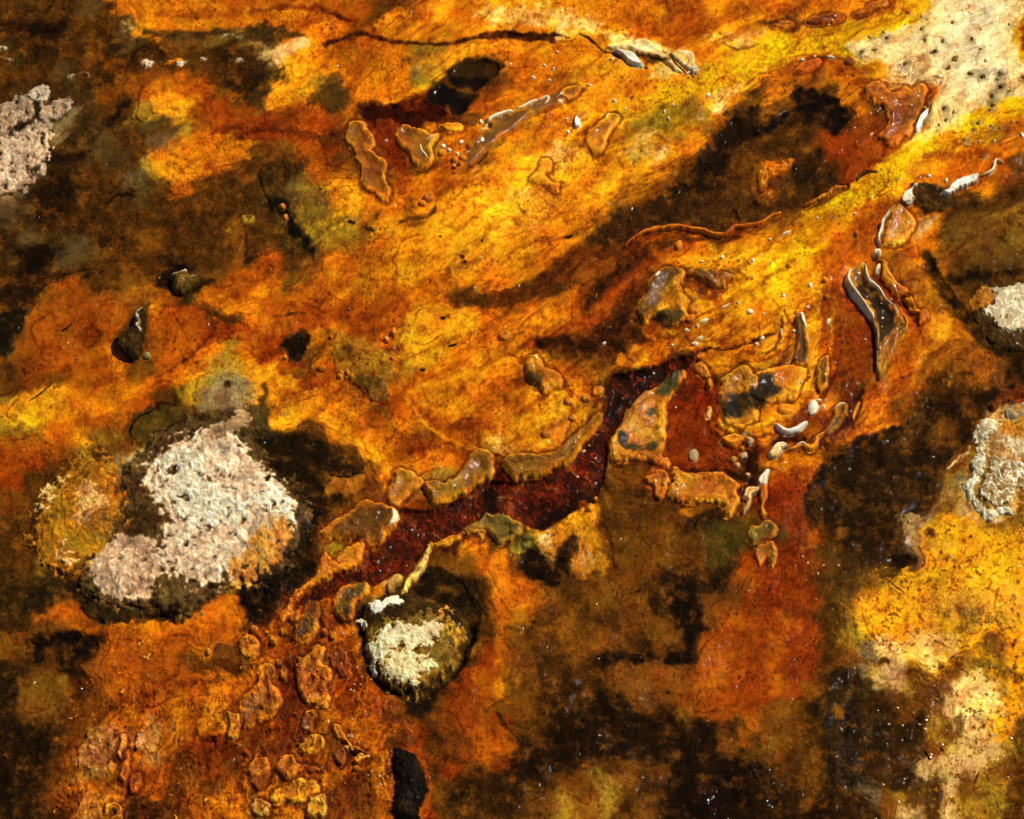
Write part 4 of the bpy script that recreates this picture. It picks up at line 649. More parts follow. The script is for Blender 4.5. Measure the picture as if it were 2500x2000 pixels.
thing('mat_lobe','smooth rust oval at the crest of the orange bank, under the yellow runoff','mat lobe',PT(4,290,590,330,540,410,495,490,485,512,520,460,570,390,595),3.5,8,(196,100,14),(180,84,12),cd=6)
thing('nodule','round brown button on the orange bank near the cream flat','nodule',EL(4,745,515,48,32,0),4,6,(180,94,16),(140,70,12),cd=4)
# right white ridges
thing('sinter_ridge','curly thin white ridge at the upper end of the right bank','ridge',ST(4,4.2,1795,1450,1850,1425,1900,1395,1915,1340,1935,1325,1975,1345,warp=1),5,4,WH)
thing('sinter_ridge','thick white ridge with ragged underside on the upper right bank','ridge',PT(4,1530,1560,1590,1490,1680,1450,1740,1432,1785,1445,1770,1490,1720,1520,1650,1540,1590,1580,1540,1610,1480,1600,warp=3,ws=9),7,5,(222,212,204),(200,190,180),cd=6)
thing('sinter_ridge','white and brown broken ridge beside the dark rubble on the upper right bank','ridge',PT(4,1150,1640,1180,1590,1240,1545,1290,1512,1270,1550,1240,1580,1270,1640,1220,1670,1160,1680,warp=3,ws=9),7,5,(226,216,206),(206,190,170),cd=6)
thing('sinter_ridge','wavy white ridge running down to the two white knobs, right bank','ridge',Shape('s',T(4,1110,1690)+T(8,1085,50,1055,100,1010,160,1000,220,975,280,990,340),w=6.2,warp=1.5,ws=12,taper=True),7,6,(234,218,190))
thing('sinter_lump','round white knob, upper one of two on the right bank','knob',PT(8,928,400,945,374,985,372,1000,392,985,440,955,440),6,6,(234,218,190))
thing('sinter_lump','bean shaped white knob, lower one of two on the right bank','knob',PT(8,942,540,955,500,985,490,998,505,985,575,955,580),6,6,(234,218,190))
thing('mat_lobe','scalloped amber fringe below the two white knobs, right bank','mat lobe',PT(8,980,440,1000,500,1000,580,1030,640,1080,680,1085,725,1130,740,1200,745,1215,700,1160,660,1110,600,1060,540,1040,480,warp=4,ws=10),5,7,(216,136,24),(190,112,20),cd=9)
thing('mat_lobe','beaded orange fringe leading down from the scalloped amber fringe','mat lobe',PT(8,1200,760,1240,740,1270,820,1320,860,1370,860,1380,920,1320,980,1290,940,1300,890,1240,860,1210,810,warp=5,ws=8),4.5,6,(210,130,22),(196,116,20))
thing('mat_lobe','amber and tan tongue right of the wavy white ridge','mat lobe',PT(8,1100,40,1150,10,1220,60,1280,170,1220,250,1180,310,1100,340,1020,330,1020,280,1040,180,1080,110,warp=3),4,9,(218,146,40),(200,124,36),cd=9,slick=.5)
basin = PT(8,712,590,730,530,770,512,840,470,885,520,895,570,930,630,1000,700,1045,780,1110,825,1150,890,1212,935,1212,1030,1150,1080,1130,1160,1095,1240,1050,1330,1010,1405,975,1425,952,1350,960,1200,950,1050,920,935,860,845,780,745,712,660,warp=1.5)
thing('rimmed_basin','long leaf shaped basin with white rims, right of centre','basin',basin,8,8,(206,128,26),(118,74,18),cd=14,gloss=1,slick=.3,worm=.3,inner=[((64,44,14),PT(8,800,620,880,700,1000,780,1080,860,1110,960,1080,1060,1040,1150,990,1120,970,950,900,800,820,700,warp=5),6),((196,128,30),PT(8,1060,1060,1130,1080,1100,1200,1040,1300,990,1380,970,1300,1000,1180,warp=4),6)],
  parts=[part('white_rim',ST(8,8,740,545,725,620,760,700,820,780,880,860,930,940),WH,h=4,w=6),part('white_rim',ST(8,3.2,925,930,955,1010,965,1100,962,1220,960,1340),(206,176,110),h=3.5,w=3),
         part('white_rim',ST(8,5,845,480,875,530,880,590,910,650,970,690,1010,740,1045,785,1100,820,1140,870),WH,h=3.5,w=4),part('amber_rim',ST(8,4.5,1150,895,1200,945,1195,1030,1140,1110),(220,148,40),h=3,w=4)])
thing('curled_ridge','dark cored curled ridge with a white cap in the yellow flat, right of centre','ridge',PT(8,300,910,330,888,372,895,395,980,408,1080,425,1200,415,1290,370,1330,280,1300,295,1200,312,1060,290,960),7,8,(206,128,22),(74,50,12),cd=8,gloss=1,
  parts=[part('white_cap',ST(8,6,325,900,355,905,370,960,390,1020),WH,h=1.6,w=5),part('white_cap',ST(8,2,400,1040,410,1120),WH,h=1,w=2)])
thing('mat_lobe','olive leaf shaped lobe with amber rim, below the curled ridge','mat lobe',PT(8,470,1350,500,1270,560,1225,582,1270,570,1400,560,1480,500,1530,470,1470),6,7,(222,148,30),(126,88,24),cd=6,gloss=1)
thing('mat_lobe','broad amber ledge with a wet dark hollow, left of the olive leaf lobe','mat lobe',PT(8,-100,1420,0,1360,150,1330,280,1300,400,1320,380,1400,340,1480,330,1560,240,1600,120,1610,0,1590,-80,1560,warp=3),4,12,(220,146,26),None,slick=.5,gloss=.9,inner=[((50,34,10),PT(8,-60,1400,60,1380,120,1440,160,1520,80,1590,0,1570,-60,1520,warp=6),9)])
thing('nodule','flat orange oval blister below the amber ledge','nodule',EL(8,225,1672,75,50,5),5,9,(216,136,22),(190,104,16),cd=8)
thing('pebble','large pinkish white oval pebble above the white crescent','pebble',EL(8,445,1660,46,62,15),7,12,(226,206,192),None,prof='dome',gloss=.4)
thing('mat_lobe','greenish amber lobe with a white top edge, right of the oval pebble','mat lobe',Shape('p',T(8,610,1660,640,1625,700,1610,725,1640,735,1725)+T(12,720,60,660,130,600,200,540,220,530,190,600,100,610,20),warp=1.5,ws=12),6,7,(218,142,28),(140,104,34),cd=7,gloss=1,parts=[part('white_edge',ST(8,3.6,620,1662,660,1630,705,1615),WH,h=1,w=3)])
thing('sinter_crescent','thick white crescent below the oval pebble','crescent',ST(12,8.5,145,140,185,170,240,190,310,180,370,140,400,125),7,8,(232,222,214),gloss=.6)
thing('sinter_crescent','hooked white crescent with an amber back, left of the wavy stream edge','crescent',PT(12,80,380,120,320,155,283,220,285,250,315,190,340,165,400,110,412),6,6,(228,216,200),(206,150,60),cd=6,gloss=.8)
thing('mat_lip','amber lip with white crest joining the hooked crescent','mat lip',ST(12,7,255,335,300,320,360,295,420,330,465,300,480,240,540,200),5,6,(216,140,30),None,parts=[part('white_crest',ST(12,3,310,310,350,290,390,310),WH,h=1,w=2.5)])
thing('mat_lip','white topped amber finger hanging down the right red slope','mat lip',Shape('p',T(12,95,505,60,510,10,560,-10,620,0,700,20,760,10,850,40,910,65,880,50,800,80,740,70,660,80,580),warp=2,ws=12),6,7,(216,134,26),(196,114,22),cd=8,parts=[part('white_tip',PT(12,95,505,60,512,15,560,0,620,60,640,80,580,warp=1),(230,214,196),h=1.2,w=4)])
thing('mat_lobe','olive tan lobe at the top of the right red slope','mat lobe',PT(12,-60,960,0,950,80,900,150,950,160,990,130,1050,40,1100,-40,1110,-80,1040),5,9,(196,132,36),(120,92,34),cd=8)
thing('mat_lobe','two toed amber lobe below the olive tan lobe','mat lobe',PT(12,0,1110,100,1070,150,1100,160,1190,130,1280,95,1260,80,1200,40,1250,0,1260,-30,1180,warp=3),4.5,8,(204,124,26),(150,98,28),cd=8)
thing('mat_lobe','narrow amber finger with light tip at the top of the right brown slope','mat lobe',ST(12,6,770,80,780,30,800,-20,820,-60),4,6,(216,136,26))
# centre lobes
big = PT(7,1310,580,1360,532,1430,512,1510,520,1565,548,1560,600,1530,660,1560,740,1600,800,1570,880,1600,930,1500,992,1420,992,1360,950,1290,932,1265,985,1220,985,1185,920,1172,850,1185,790,1240,740,1258,650,warp=1.5)
thing('mat_lobe','large boot shaped lobe with olive sides and glowing yellow middle, centre right','mat lobe',big,9,14,(216,140,26),(118,84,22),cd=10,gloss=1,
  inner=[((228,158,24),PT(7,1330,880,1420,700,1500,640,1560,740,1590,800,1540,880,1440,870,1380,900,warp=5),9),((100,74,22),PT(7,1330,930,1420,890,1520,910,1520,970,1430,985,warp=3),6)])
thing('mat_lobe','long olive lobe right of the large boot shaped lobe','mat lobe',PT(7,1580,570,1630,536,1740,535,1830,562,1960,578,1975,605,1900,640,1880,692,1800,695,1720,655,1620,615),8,9,(206,126,22),(104,76,22),cd=8,gloss=1)
thing('mat_lobe','pear shaped smooth lobe in the centre, orange top and olive foot','mat lobe',PT(7,278,1300,300,1235,350,1218,400,1255,430,1320,500,1350,550,1380,580,1440,565,1490,500,1510,420,1560,380,1500,300,1450,275,1400),8,13,(216,138,24),(196,120,24),cd=12,inner=[((92,70,20),PT(7,280,1400,330,1370,390,1440,380,1490,300,1450,warp=4),8)])
thing('mat_lobe','serrated crescent lobe on the upper bank of the dark stream','mat lobe',PT(11,85,450,105,405,180,372,300,375,420,372,520,340,600,280,680,210,750,150,800,110,850,55,888,60,880,110,810,200,740,280,680,380,600,462,500,495,440,540,370,560,300,560,255,580,225,560,190,582,150,540,110,510,warp=1.5),9,11,(220,142,24),(124,88,24),cd=9,gloss=1)
thing('mat_lobe','long club shaped lobe ending in a round head, upper bank of the dark stream','mat lobe',PT(10,1420,620,1480,570,1600,585,1700,530,1770,450,1820,360,1880,325,1960,335,2020,390,2005,450,2015,500,1980,560,1890,600,1800,655,1680,722,1545,780,1490,735,1470,680),9,12,(218,140,26),(134,96,26),cd=11,gloss=1)
thing('mat_lobe','pale olive lobe left of the club shaped lobe','mat lobe',PT(10,1140,720,1160,640,1200,560,1205,500,1290,480,1390,540,1450,590,1400,640,1330,680,1250,770,1180,792,warp=3),5,10,(200,128,26),(176,112,26),cd=9,slick=.7)
thing('mat_lobe','wide brown lobe with a white nose, on the left bank of the stream','mat lobe',PT(10,600,990,700,900,830,830,930,740,1050,745,1160,770,1225,810,1240,880,1215,950,1150,1010,1105,1090,1040,1135,975,1140,930,1090,800,1060,700,1060,620,1040,warp=3),7,16,(200,122,24),(80,48,12),cd=16,slick=.5,gloss=.7,
  parts=[part('white_nose',PT(10,1190,815,1225,815,1238,870,1220,920,1180,950,1165,930,1190,880,warp=1),(226,206,168),h=1,w=4)])
thing('mat_lobe','orange skirt of mat below the white nosed lobe','mat lobe',PT(10,600,1250,640,1130,700,1220,760,1160,860,1090,970,1080,940,1160,940,1240,860,1290,740,1320,640,1370,560,1420,470,1480,400,1600,320,1725,260,1725,340,1560,440,1440,540,1360,warp=4),5,10,(206,124,20),(176,106,24),cd=10,slick=.7)
thing('mat_bank','cream edged bank along the lower left side of the stream','rim',Shape('s',T(10,1510,1075,1480,1130,1455,1200,1430,1260,1380,1330,1330,1380,1290,1440,1270,1490),w=9,warp=3,ws=10,taper=True),6,8,(228,182,84),None,slick=.6)
thing('nodule','tan bean shaped nodule beside the cream edged bank','nodule',PT(10,1135,1420,1170,1370,1230,1330,1265,1350,1260,1400,1200,1440,1170,1490,1145,1470),6,8,(206,156,70),(190,140,60))
thing('mat_lobe','long amber edge of mat on the lower bank of the stream','mat lobe',PT(10,1520,1075,1700,1000,1900,910,1930,960,1950,1010,1900,1050,1830,1000,1700,1060,1600,1110,1520,1110,warp=3),4,8,(220,140,24))
thing('mat_lobe','green grey lobe on the lower bank of the stream','mat lobe',Shape('p',T(10,1920,860,1960,830,2010,860,2060,838,2120,840)+T(11,60,835,140,870,200,905,250,960,210,1040,100,1100,40,1080,-40,1000,-120,990,-200,1020,-240,960),warp=3,ws=12),6,9,(176,122,34),(110,96,40),cd=9,gloss=1)
thing('mat_shelf','speckled amber shelf on the right bank of the dark stream','shelf',Shape('p',T(7,1530,1340,1572,1350,1570,1400,1500,1480,1460,1560,1410,1620,1420,1725)+T(11,1425,120,1400,165,1420,235,1415,290,1380,380,1440,430,1450,480,1400,495,1290,440,1100,430,990,445,955,420,952,300,980,220,1050,130,1085,10)+T(7,1100,1680,1170,1590,1240,1530,1330,1490,1400,1430,1460,1380),warp=2.5,ws=14),7,10,(208,134,24),(188,120,26),cd=14,slick=.4,
  inner=[((66,58,20),E_(11,1060,250,50,50),5),((72,60,22),E_(11,1150,320,60,36),5),((84,68,24),E_(11,1310,310,50,36),5),((84,72,26),E_(11,1300,40,40,40),5),((80,72,24),PT(7,1440,1400,1540,1360,1500,1460,1420,1560,1330,1540,warp=5),6),((196,140,24),PT(11,1100,140,1200,130,1300,170,1280,210,1180,220,warp=4),5)])
thing('mat_lobe','lumpy amber shelf with wet glints, right of the speckled shelf','mat lobe',PT(11,1450,490,1500,475,1560,515,1690,512,1850,512,1960,570,2010,620,1985,670,2005,760,1950,870,1895,880,1870,800,1800,765,1600,772,1460,745,1410,670,1470,570,warp=3.5),7,10,(222,146,30),(192,118,26),cd=14,gloss=1,corehole=.3)
thing('mat_lobe','hooked brown orange fold left of the lumpy amber shelf','mat lobe',PT(11,1230,560,1300,540,1340,500,1420,510,1440,580,1430,620,1410,690,1360,745,1310,700,1310,620,1270,620,warp=3),6,7,(206,122,22),(178,96,18),cd=7,gloss=1)
thing('mat_bank','white and amber knobbly rim above the red slope','rim',PT(11,2040,680,2070,655,2156,640,2156,680,2110,720,2095,800,2060,850,2030,860,2040,800,2070,750,2040,730),6,6,(226,200,150),(210,150,70),cd=7)
thing('mat_lobe','small bulb shaped amber lobe right of the stream source','mat lobe',PT(7,1640,1300,1690,1275,1750,1320,1770,1370,1745,1405,1690,1395,1650,1350),5,9,(206,124,22),(168,104,26),cd=8)
thing('mat_lobe','smooth olive gold hollowed lobe right of the red slope head','mat lobe',Shape('p',T(11,1870,20,1890,90,1940,140,2000,165,2060,140,2156,90)+T(12,0,30,-40,-100,0,-220,-60,-320)+T(7,2060,1300,1960,1340,1870,1400,1850,1520,1860,1660),warp=3,ws=14),4,12,(206,134,24),None,slick=.5,inner=[((56,38,10),PT(7,1900,1600,1980,1540,2080,1520,2200,1480,2200,1640,2080,1670,1960,1725,1880,1700,warp=6),10)])
thing('mat_lobe','orange lip with grey pebble seat at the head of the red slope','mat lobe',PT(11,1865,240,1900,205,1970,200,2040,215,2110,240,2120,280,2040,270,1980,300,1910,285),5,7,(216,136,26),(202,118,22),cd=7)
# lower left lobes
LL = [((560,330,620,335,645,395,605,480,690,508,695,580,650,640,682,740,645,840,560,800,520,800,470,770,420,660,408,550,430,430,500,410),(216,136,24),(186,98,18),9,'twisted amber lobe like a mitten, middle of the lower left tangle'),
 ((700,350,760,335,825,390,855,480,850,565,780,575,715,510,668,440),(168,82,14),(150,66,12),8,'rust tongue right of the mitten shaped lobe'),
 ((95,560,120,500,180,475,235,515,230,575,195,620,265,690,305,785,255,860,210,930,110,965,20,1010,-60,960,-40,800,50,690,110,610),(212,130,24),(150,86,20),12,'ragged amber lobe with a round head, left of the mitten shaped lobe'),
 ((360,280,385,230,430,140,470,20,520,-60,590,-20,605,100,575,250,500,315,420,312),(198,118,20),(112,80,22),10,'olive cored drop shaped lobe at the top of the lower left tangle'),
 ((470,890,560,850,575,920,510,1010,455,1015,442,950),(214,138,26),(176,112,28),7,'small leaf shaped lobe under the mitten shaped lobe'),
 ((200,1560,260,1490,340,1470,370,1430,440,1415,500,1430,560,1412,605,1490,530,1590,400,1625,340,1590,250,1640),(232,158,24),(224,146,22),9,'bright yellow cloud shaped lobe near the bottom edge'),
 ((248,1320,300,1225,390,1230,420,1290,580,1310,590,1350,440,1370,380,1400,340,1430,280,1400),(212,132,24),(190,108,22),8,'orange boot shaped lobe above the yellow cloud shaped lobe'),
 ((10,1320,80,1250,160,1240,195,1320,190,1420,100,1510,50,1440),(196,108,20),(176,90,16),9,'rust kidney shaped lobe left of the orange boot shaped lobe'),
 ((440,1130,520,1060,600,1050,640,1100,600,1180,520,1210,440,1190),(228,150,28),(214,130,24),8,'bright orange lobe with wet glints, between the boot and leaf shaped lobes'),
 ((700,980,740,960,800,1040,830,1120,900,1160,960,1170,940,1200,850,1190,800,1120,730,1060),(206,128,24),None,6,'winding orange strand right of the lower left tangle'),
 ((60,1590,130,1570,200,1620,190,1700,120,1725,60,1690),(206,164,76),(190,140,50),7,'pale knob at the bottom edge under the tangle'),
 ((490,1620,560,1570,640,1550,660,1620,640,1725,500,1725),(214,160,50),(196,130,30),8,'honey coloured flap at the bottom edge'),
 ((720,1200,790,1160,820,1220,780,1290,720,1270),(196,116,20),None,6,'small rounded rust lobe in the bottom mat'),
 ((870,1240,930,1210,1000,1230,960,1270,890,1280),(216,140,28),None,5,'low orange pad near the bottom, left of the black stone')]
for pp,rc,cc,w,lab in LL: thing('mat_lobe',lab,'mat lobe',PT(14,*pp,warp=3,ws=10),4.8,w,rc,cc,cd=w,gloss=1,slick=.6)
thing('mat_lobe','green cored mat lobe on the shore above the round dark rock','mat lobe',PT(10,700,1610,725,1520,790,1440,920,1410,985,1405,1010,1450,985,1515,900,1570,870,1640,860,1725,780,1725,730,1680,warp=2),7,10,(206,130,24),(84,76,24),cd=10,gloss=1)
thing('mat_lobe','ringed orange disc at the left edge of the tangle','mat lobe',Shape('p',T(14,0,250,40,235,105,300,115,400,60,460,0,440,-60,380,-50,290),warp=2,ws=10),5,8,(216,138,26),(186,106,20),cd=8)
thing('mat_lobe','curled bright orange fold at the bottom edge, left','mat lobe',PT(13,850,1640,890,1600,960,1605,990,1660,980,1740,880,1740,930,1690,900,1660,860,1690,warp=2),6,7,(226,148,30),(206,120,24))
thing('mat_lobe','orange strip of mat with long wrinkles, lower left','mat lobe',PT(13,960,1150,990,1050,1025,1060,1020,1140,990,1200,995,1250,960,1255,945,1210),5,6,(226,150,70),(204,110,26))
thing('mat_lobe','tall rust wrinkle left of the twin pale flakes, lower left','mat lobe',PT(13,970,1380,1000,1260,1040,1170,1060,1220,1050,1290,1040,1400,1000,1440),5,7,(206,112,22),None)
thing('mat_lobe','ring shaped rust fold low in the left tangle','mat lobe',PT(13,1040,1440,1080,1370,1140,1360,1150,1440,1110,1470,1120,1520,1070,1540),5,6,(202,112,22),(150,76,14))
thing('mat_lobe','yellow puff of mat with dark dots, lower left','mat lobe',PT(13,1830,900,1880,880,1950,910,1945,1040,1900,1095,1840,1080,1860,1000),5,8,(216,146,34),(196,122,26))
# nodules and pebbles
NOD = [(2,1590,1245,34,30,3),(2,1685,1300,30,26,4),(2,1760,1290,34,28,5),(2,1740,1340,30,26,6),(2,1690,1360,22,18,7),(2,1480,1600,46,40,8),(2,1430,1650,40,26,9),
 (7,105,1068,54,46,0),(7,1645,862,54,42,-5),(7,1600,948,40,30,0),(7,1515,338,32,44,20),(7,860,1535,58,38,-30),(7,760,1585,44,34,10),(7,625,1610,44,34,0),(7,1765,1450,30,42,5),(7,1520,650,36,30,0),
 (11,440,218,50,34,0),(11,655,88,36,28,0),(11,842,742,24,24,0),(11,798,812,34,34,0),(11,1410,440,38,52,20),(11,1800,1,1,1,0),
 (14,310,550,36,56,10),(14,270,480,30,34,0),(14,705,250,30,38,0),(14,400,110,46,56,30),(14,225,310,36,30,0),(14,310,225,34,34,0),(14,400,880,20,20,0),(14,525,1010,26,26,0),(14,640,230,26,30,0),(14,815,1170,30,30,0),(14,895,1330,26,26,0),(14,550,1130,26,22,0),
 (6,765,1385,28,32,0),(6,822,1365,24,24,0),(6,858,1395,22,28,40),(6,612,1330,34,30,0),(6,1195,1030,30,36,0),(6,1140,1090,24,28,0),(6,1190,1245,24,22,0),(6,320,1245,24,22,0),(6,690,1075,20,24,0),(6,780,1180,1,1,0),(6,300,40,26,24,0),(6,325,110,22,28,0),(6,290,1000,1,1,0),
 (8,800,235,24,26,0),(8,555,755,30,26,0),(8,250,490,26,20,0),(8,540,610,28,26,0),(13,2050,385,52,60,0),(13,2060,200,34,30,20),(13,1690,385,24,30,0),(16,1500,470,34,26,0),(12,30,20,1,1,0)]
PL = {2:'in the red hollow below the dark pool',7:'in the centre of the photo',11:'on the stream banks',14:'in the lower left tangle',6:'in the orange mat left of centre',8:'in the yellow flat on the right',13:'near the lower left dark patch',16:'in the yellow mat at lower right'}
k_ = 0
for n,x,y,a,b,r in NOD:
    if a < 5: continue
    k_ += 1
    thing('nodule','round amber nodule '+PL[n],'nodule',EL(n,x,y,a,b,r,seed=k_),4.5,6,(216,138,26),(196,114,22) if k_ % 2 else (180,104,24),cd=4,group='amber nodules '+PL[n],gloss=1)
PEB = [(2,1905,985,15,18,0),(2,1745,1155,22,15,-30),(2,1600,1190,17,17,0),(2,1648,1220,17,13,30),(2,1715,1250,12,14,0),(2,1805,1238,14,9,0),(2,1140,1145,12,9,0),(2,1688,1360,8,8,0),
 (3,335,624,14,8,0),(3,425,528,18,10,20),(3,470,650,16,10,-20),(3,530,412,14,8,0),(3,790,680,18,8,0),(3,1085,882,12,8,-20),(3,995,808,16,9,20),(3,620,1060,14,14,0),(3,610,958,16,8,0),(3,1400,915,9,14,0),(3,1433,968,10,12,0),(3,560,830,22,9,15),(3,970,466,20,8,-10),(3,1750,785,16,12,-40),(3,150,520,10,6,0),(3,1470,865,8,8,0),(3,500,550,10,8,0),
 (4,358,495,20,12,0),(4,590,475,32,9,10),(4,845,467,14,8,0),(4,1470,620,18,14,0),(4,1455,660,9,18,0),(4,1915,1155,12,10,0),(4,1385,1435,14,10,0),(4,1525,1468,12,20,20),(4,2140,1105,24,14,60),(4,1790,1155,10,9,0),(4,460,468,10,7,0),(4,1980,590,30,24,0),(4,1850,490,18,16,0),(4,1945,645,20,16,0),
 (7,1870,435,20,14,-20),(7,1700,470,14,8,0),(7,2145,1138,14,14,0),(7,1725,955,32,16,-25),(7,1580,1030,24,14,0),(7,1663,995,12,10,0),(7,1690,1090,22,14,-30),(7,1645,1138,26,14,0),(7,910,1135,18,9,-35),(7,1460,1155,14,10,0),(7,2115,455,10,16,0),(7,1900,830,44,10,-28),(7,1995,808,12,10,0),(7,1345,595,24,14,-50),(7,2090,880,26,18,0),
 (8,230,228,36,10,-25),(8,97,280,16,8,0),(8,425,650,13,19,0),(8,402,836,15,13,0),(8,570,955,14,28,15),(8,188,1035,10,26,5),(8,38,1085,20,13,-30),(8,493,1585,20,9,0),(8,535,1640,12,16,20),(8,788,78,12,10,0),(8,207,735,14,12,0),(8,290,1027,14,12,0),(8,480,118,18,8,0),(8,45,895,14,8,0),(8,1155,70,9,14,10),(8,1215,158,14,6,10),(8,110,470,8,8,0)]
for i,(n,x,y,a,b,r) in enumerate(PEB):
    lab = {2:'tiny white pebble in the red hollow',3:'tiny white pebble on the top yellow flat',4:'tiny white pebble by the yellow runoff',7:'tiny white pebble right of the boot shaped lobe',8:'tiny white pebble left of the rimmed basin'}[n]
    thing('pebble',lab,'pebble',EL(n,x,y,a*1.1,b*1.1,r,warp=.8,seed=i),3,3.5,(232,216,188),None,group=lab.replace('tiny white pebble','tiny white pebbles'),soft=1.2,prof='dome')
for n,x,y,a,b,r,rc,cc,lab in ((11,1635,360,40,54,8,(206,160,90),(150,140,120),'grey flat pebble with a cream ring on the red slope head'),(11,1960,398,28,30,0,(214,156,70),(180,130,60),'honey pebble, leftmost of the cluster by the red slope'),(11,2040,375,34,30,-20,(226,190,130),(230,206,170),'pale heart shaped pebble, topmost of the cluster by the red slope'),(11,1990,450,24,26,0,(224,176,96),(232,206,160),'cream bead, lowest of the cluster by the red slope'),(11,2070,542,28,20,10,(228,196,150),None,'cream bead below the pebble cluster'),(11,2095,265,27,27,0,(216,196,170),(200,180,150),'round white pebble on the orange lip'),(11,2028,310,20,22,0,(214,142,40),None,'small orange bead under the round white pebble'),(11,1760,18,26,46,10,(214,150,60),(210,180,130),'tall honey pebble at the top of the red slope'),
      (5,1190,1222,30,28,0,(176,160,120),(150,120,60),'shiny grey pebble right of the white crested dark stone'),(11,2040,212,22,16,0,(150,150,120),None,'small grey green pebble above the round white pebble'),(8,100,1510,1,1,0,WH,None,'x'),(2,2156,1500,1,1,0,WH,None,'x')):
    if a > 5: thing('pebble',lab,'pebble',EL(n,x,y,a,b,r),5,6,rc,cc,cd=4,prof='dome')
# gritty crumbs on the cream flat
r2 = np.random.RandomState(3)
CR = [(1045,300,20,16),(1020,260,14,12),(900,310,10,8),(1500,330,16,18),(1575,180,14,22),(1730,320,18,14),(1600,480,34,26),(1540,550,30,14),(1360,320,14,14),(1320,240,14,10),(1810,400,12,14),(1820,620,20,24),(1960,630,24,20),(1960,720,20,18),(1900,780,18,22),(1900,850,22,20),(1880,900,12,14),(1500,890,14,20),(1590,915,14,16),(1780,1000,14,24),(1890,1030,16,10),(1740,1060,10,10),(1200,510,22,16),(1400,420,18,12),(1220,100,22,12),(1430,410,18,16),(1530,970,12,18),(1460,1020,14,12),(1330,120,12,14),(840,420,18,8),(950,400,24,8),(1080,740,1,1),(1520,65,10,10),(1800,230,12,10),(2040,740,10,22),(2030,200,16,14),(1680,1140,18,14),(1955,1040,12,9),(1820,1285,16,8),(2140,640,14,16),(1730,600,30,18),(1300,790,1,1)]
for i,(x,y,a,b) in enumerate(CR):
    paint(EL(4,x+6,y+4,a*2.3,b*2.3,i*23,warp=7,seed=i), (158,138,100), 5, alpha=.55, noise=.9)
    x += 7*math.sin(i*3.1); y += 7*math.cos(i*1.7)
    if a > 5: thing('grit_crumb','dark olive grit crumb stuck in the cream flat','grit',EL(4,x,y,a*.8,b*.8,i*23,warp=3,seed=i),3,3.5,(110,84,24),(70,52,20) if i % 2 else (150,120,60),cd=2,group='dark olive grit crumbs in the cream flat',prof='dome',slick=.2,soft=1.5)
# ================= surface detail
L = COL.mean(axis=2)
org = sst(.12, .3, COL[...,0]-COL[...,2])*sst(.25, .5, COL[...,0])
sat = 1-SMOOTHM
W_ = 9*fbm(UU/22, VV/22, 3, 11); X_ = UU+W_; Y_ = VV+9*fbm(UU/22, VV/22, 3, 12)
vein = sst(.72, .98, ridged(X_/20, Y_/20, 3, 21))
zone = sst(-.25, .35, fbm(UU/130, VV/130, 3, 31))
gran = perlin(UU/4.2, VV/4.2, 33)+.6*perlin(UU/8, VV/8, 34)
f1, f2, idc = worley(X_/11, Y_/11, 3)
cell = sst(0.0, .22, f2-f1)                       # 0 on the walls between little lumps
lumpz = sst(0, .45, fbm(UU/150, VV/150, 3, 41))*sat
big1 = fbm((UU*.8-VV*.6)/85, (UU*.6+VV*.8)/42, 4, 36, .62); big2 = fbm(UU/240, VV/200, 3, 37)
g1, g2, gid = worley((UU+.5*W_)/13, (VV+.5*W_)/13, 8)
speck = sst(.30, .10, g1)*(gid > .6)*sst(.0, .5, fbm(UU/90, VV/90, 3, 51))
wx = UU+16*fbm(UU/30,VV/30,3,61); wy = VV+16*fbm(UU/30,VV/30,3,62)
worm_r = ridged((wx*.8+wy*.6)/30, (wy*.8-wx*.6)/19, 2, 63)
worm_r = np.clip(sst(.42, .72, worm_r)*.75 + .5*sst(.05, .35, fbm(UU/17, VV/17, 4, 65, .65)), 0, 1)
# long hair-like filaments of the runoff
fl = ridged((UU*.55+VV*.85)/9+.04*X_, (UU*.85-VV*.55)/120, 2, 71)
yel = sst(.62, .72, COL[...,1])*sst(.3, .12, COL[...,2])*sst(1350, 1700, UU)*sst(1050, 700, VV)
sw = fbm(UU/85, VV/85, 3, 81, .55); swl = np.abs(((sw*9) % 1)-.5)*2; swirl = sst(.22, .02, swl)
cream = sst(.4, .55, COL[...,2])*sst(.6, .75, COL[...,1])*(1-WORM)
d1 = fbm((UU+.6*W_)/15, (VV+.6*W_)/13, 4, 141, .7); d2 = fbm(UU/34, VV/30, 4, 142, .65)
zd = sst(-.35, .45, fbm(UU/120, VV/95, 3, 143))
flow = fbm((UU*.8-VV*.6)/150+.4*big1, (UU*.6+VV*.8)/21+.5*big1, 3, 144, .6)
band = sst(1000, 1250, UU)*sst(2150, 1800, UU)*sst(520, 640, VV)*sst(980, 820, VV)
cx = UU*.84-VV*.54+60*fbm(UU/300, VV/300, 2, 191); cy = UU*.54+VV*.84+46*fbm(UU/230, VV/230, 3, 192)
fs1 = fbm(cx/330+.2*big1, (cy+.5*W_)/30+.35*big1, 4, 193, .6); fs2 = fbm(cx/260, cy/60, 3, 194, .55)
fz = sst(1500, 1150, VV)*(.35+.65*sst(300, 900, UU))
def tint(a, c):
    global COL
    a = np.clip(a, 0, 1)[..., None]; COL = COL*(1-a)+COL*np.array(c, np.float32)*a
tl = sst(1, 0, np.abs(TD)/(2.5+7*np.clip(.3+fbm(UU/60, VV/60, 3, 174), 0, 1)))*sst(-.1, .4, fbm(UU/80, VV/80, 3, 172))*sat*(1-WORM)
tint(tl*.55*sst(.12,.3,L), (.62,.40,.26)); tint(sst(0, 2, TD)*sst(12, 3, TD)*.35*sat*(1-WORM)*sst(.12,.3,L), (1.17,1.15,1.2))
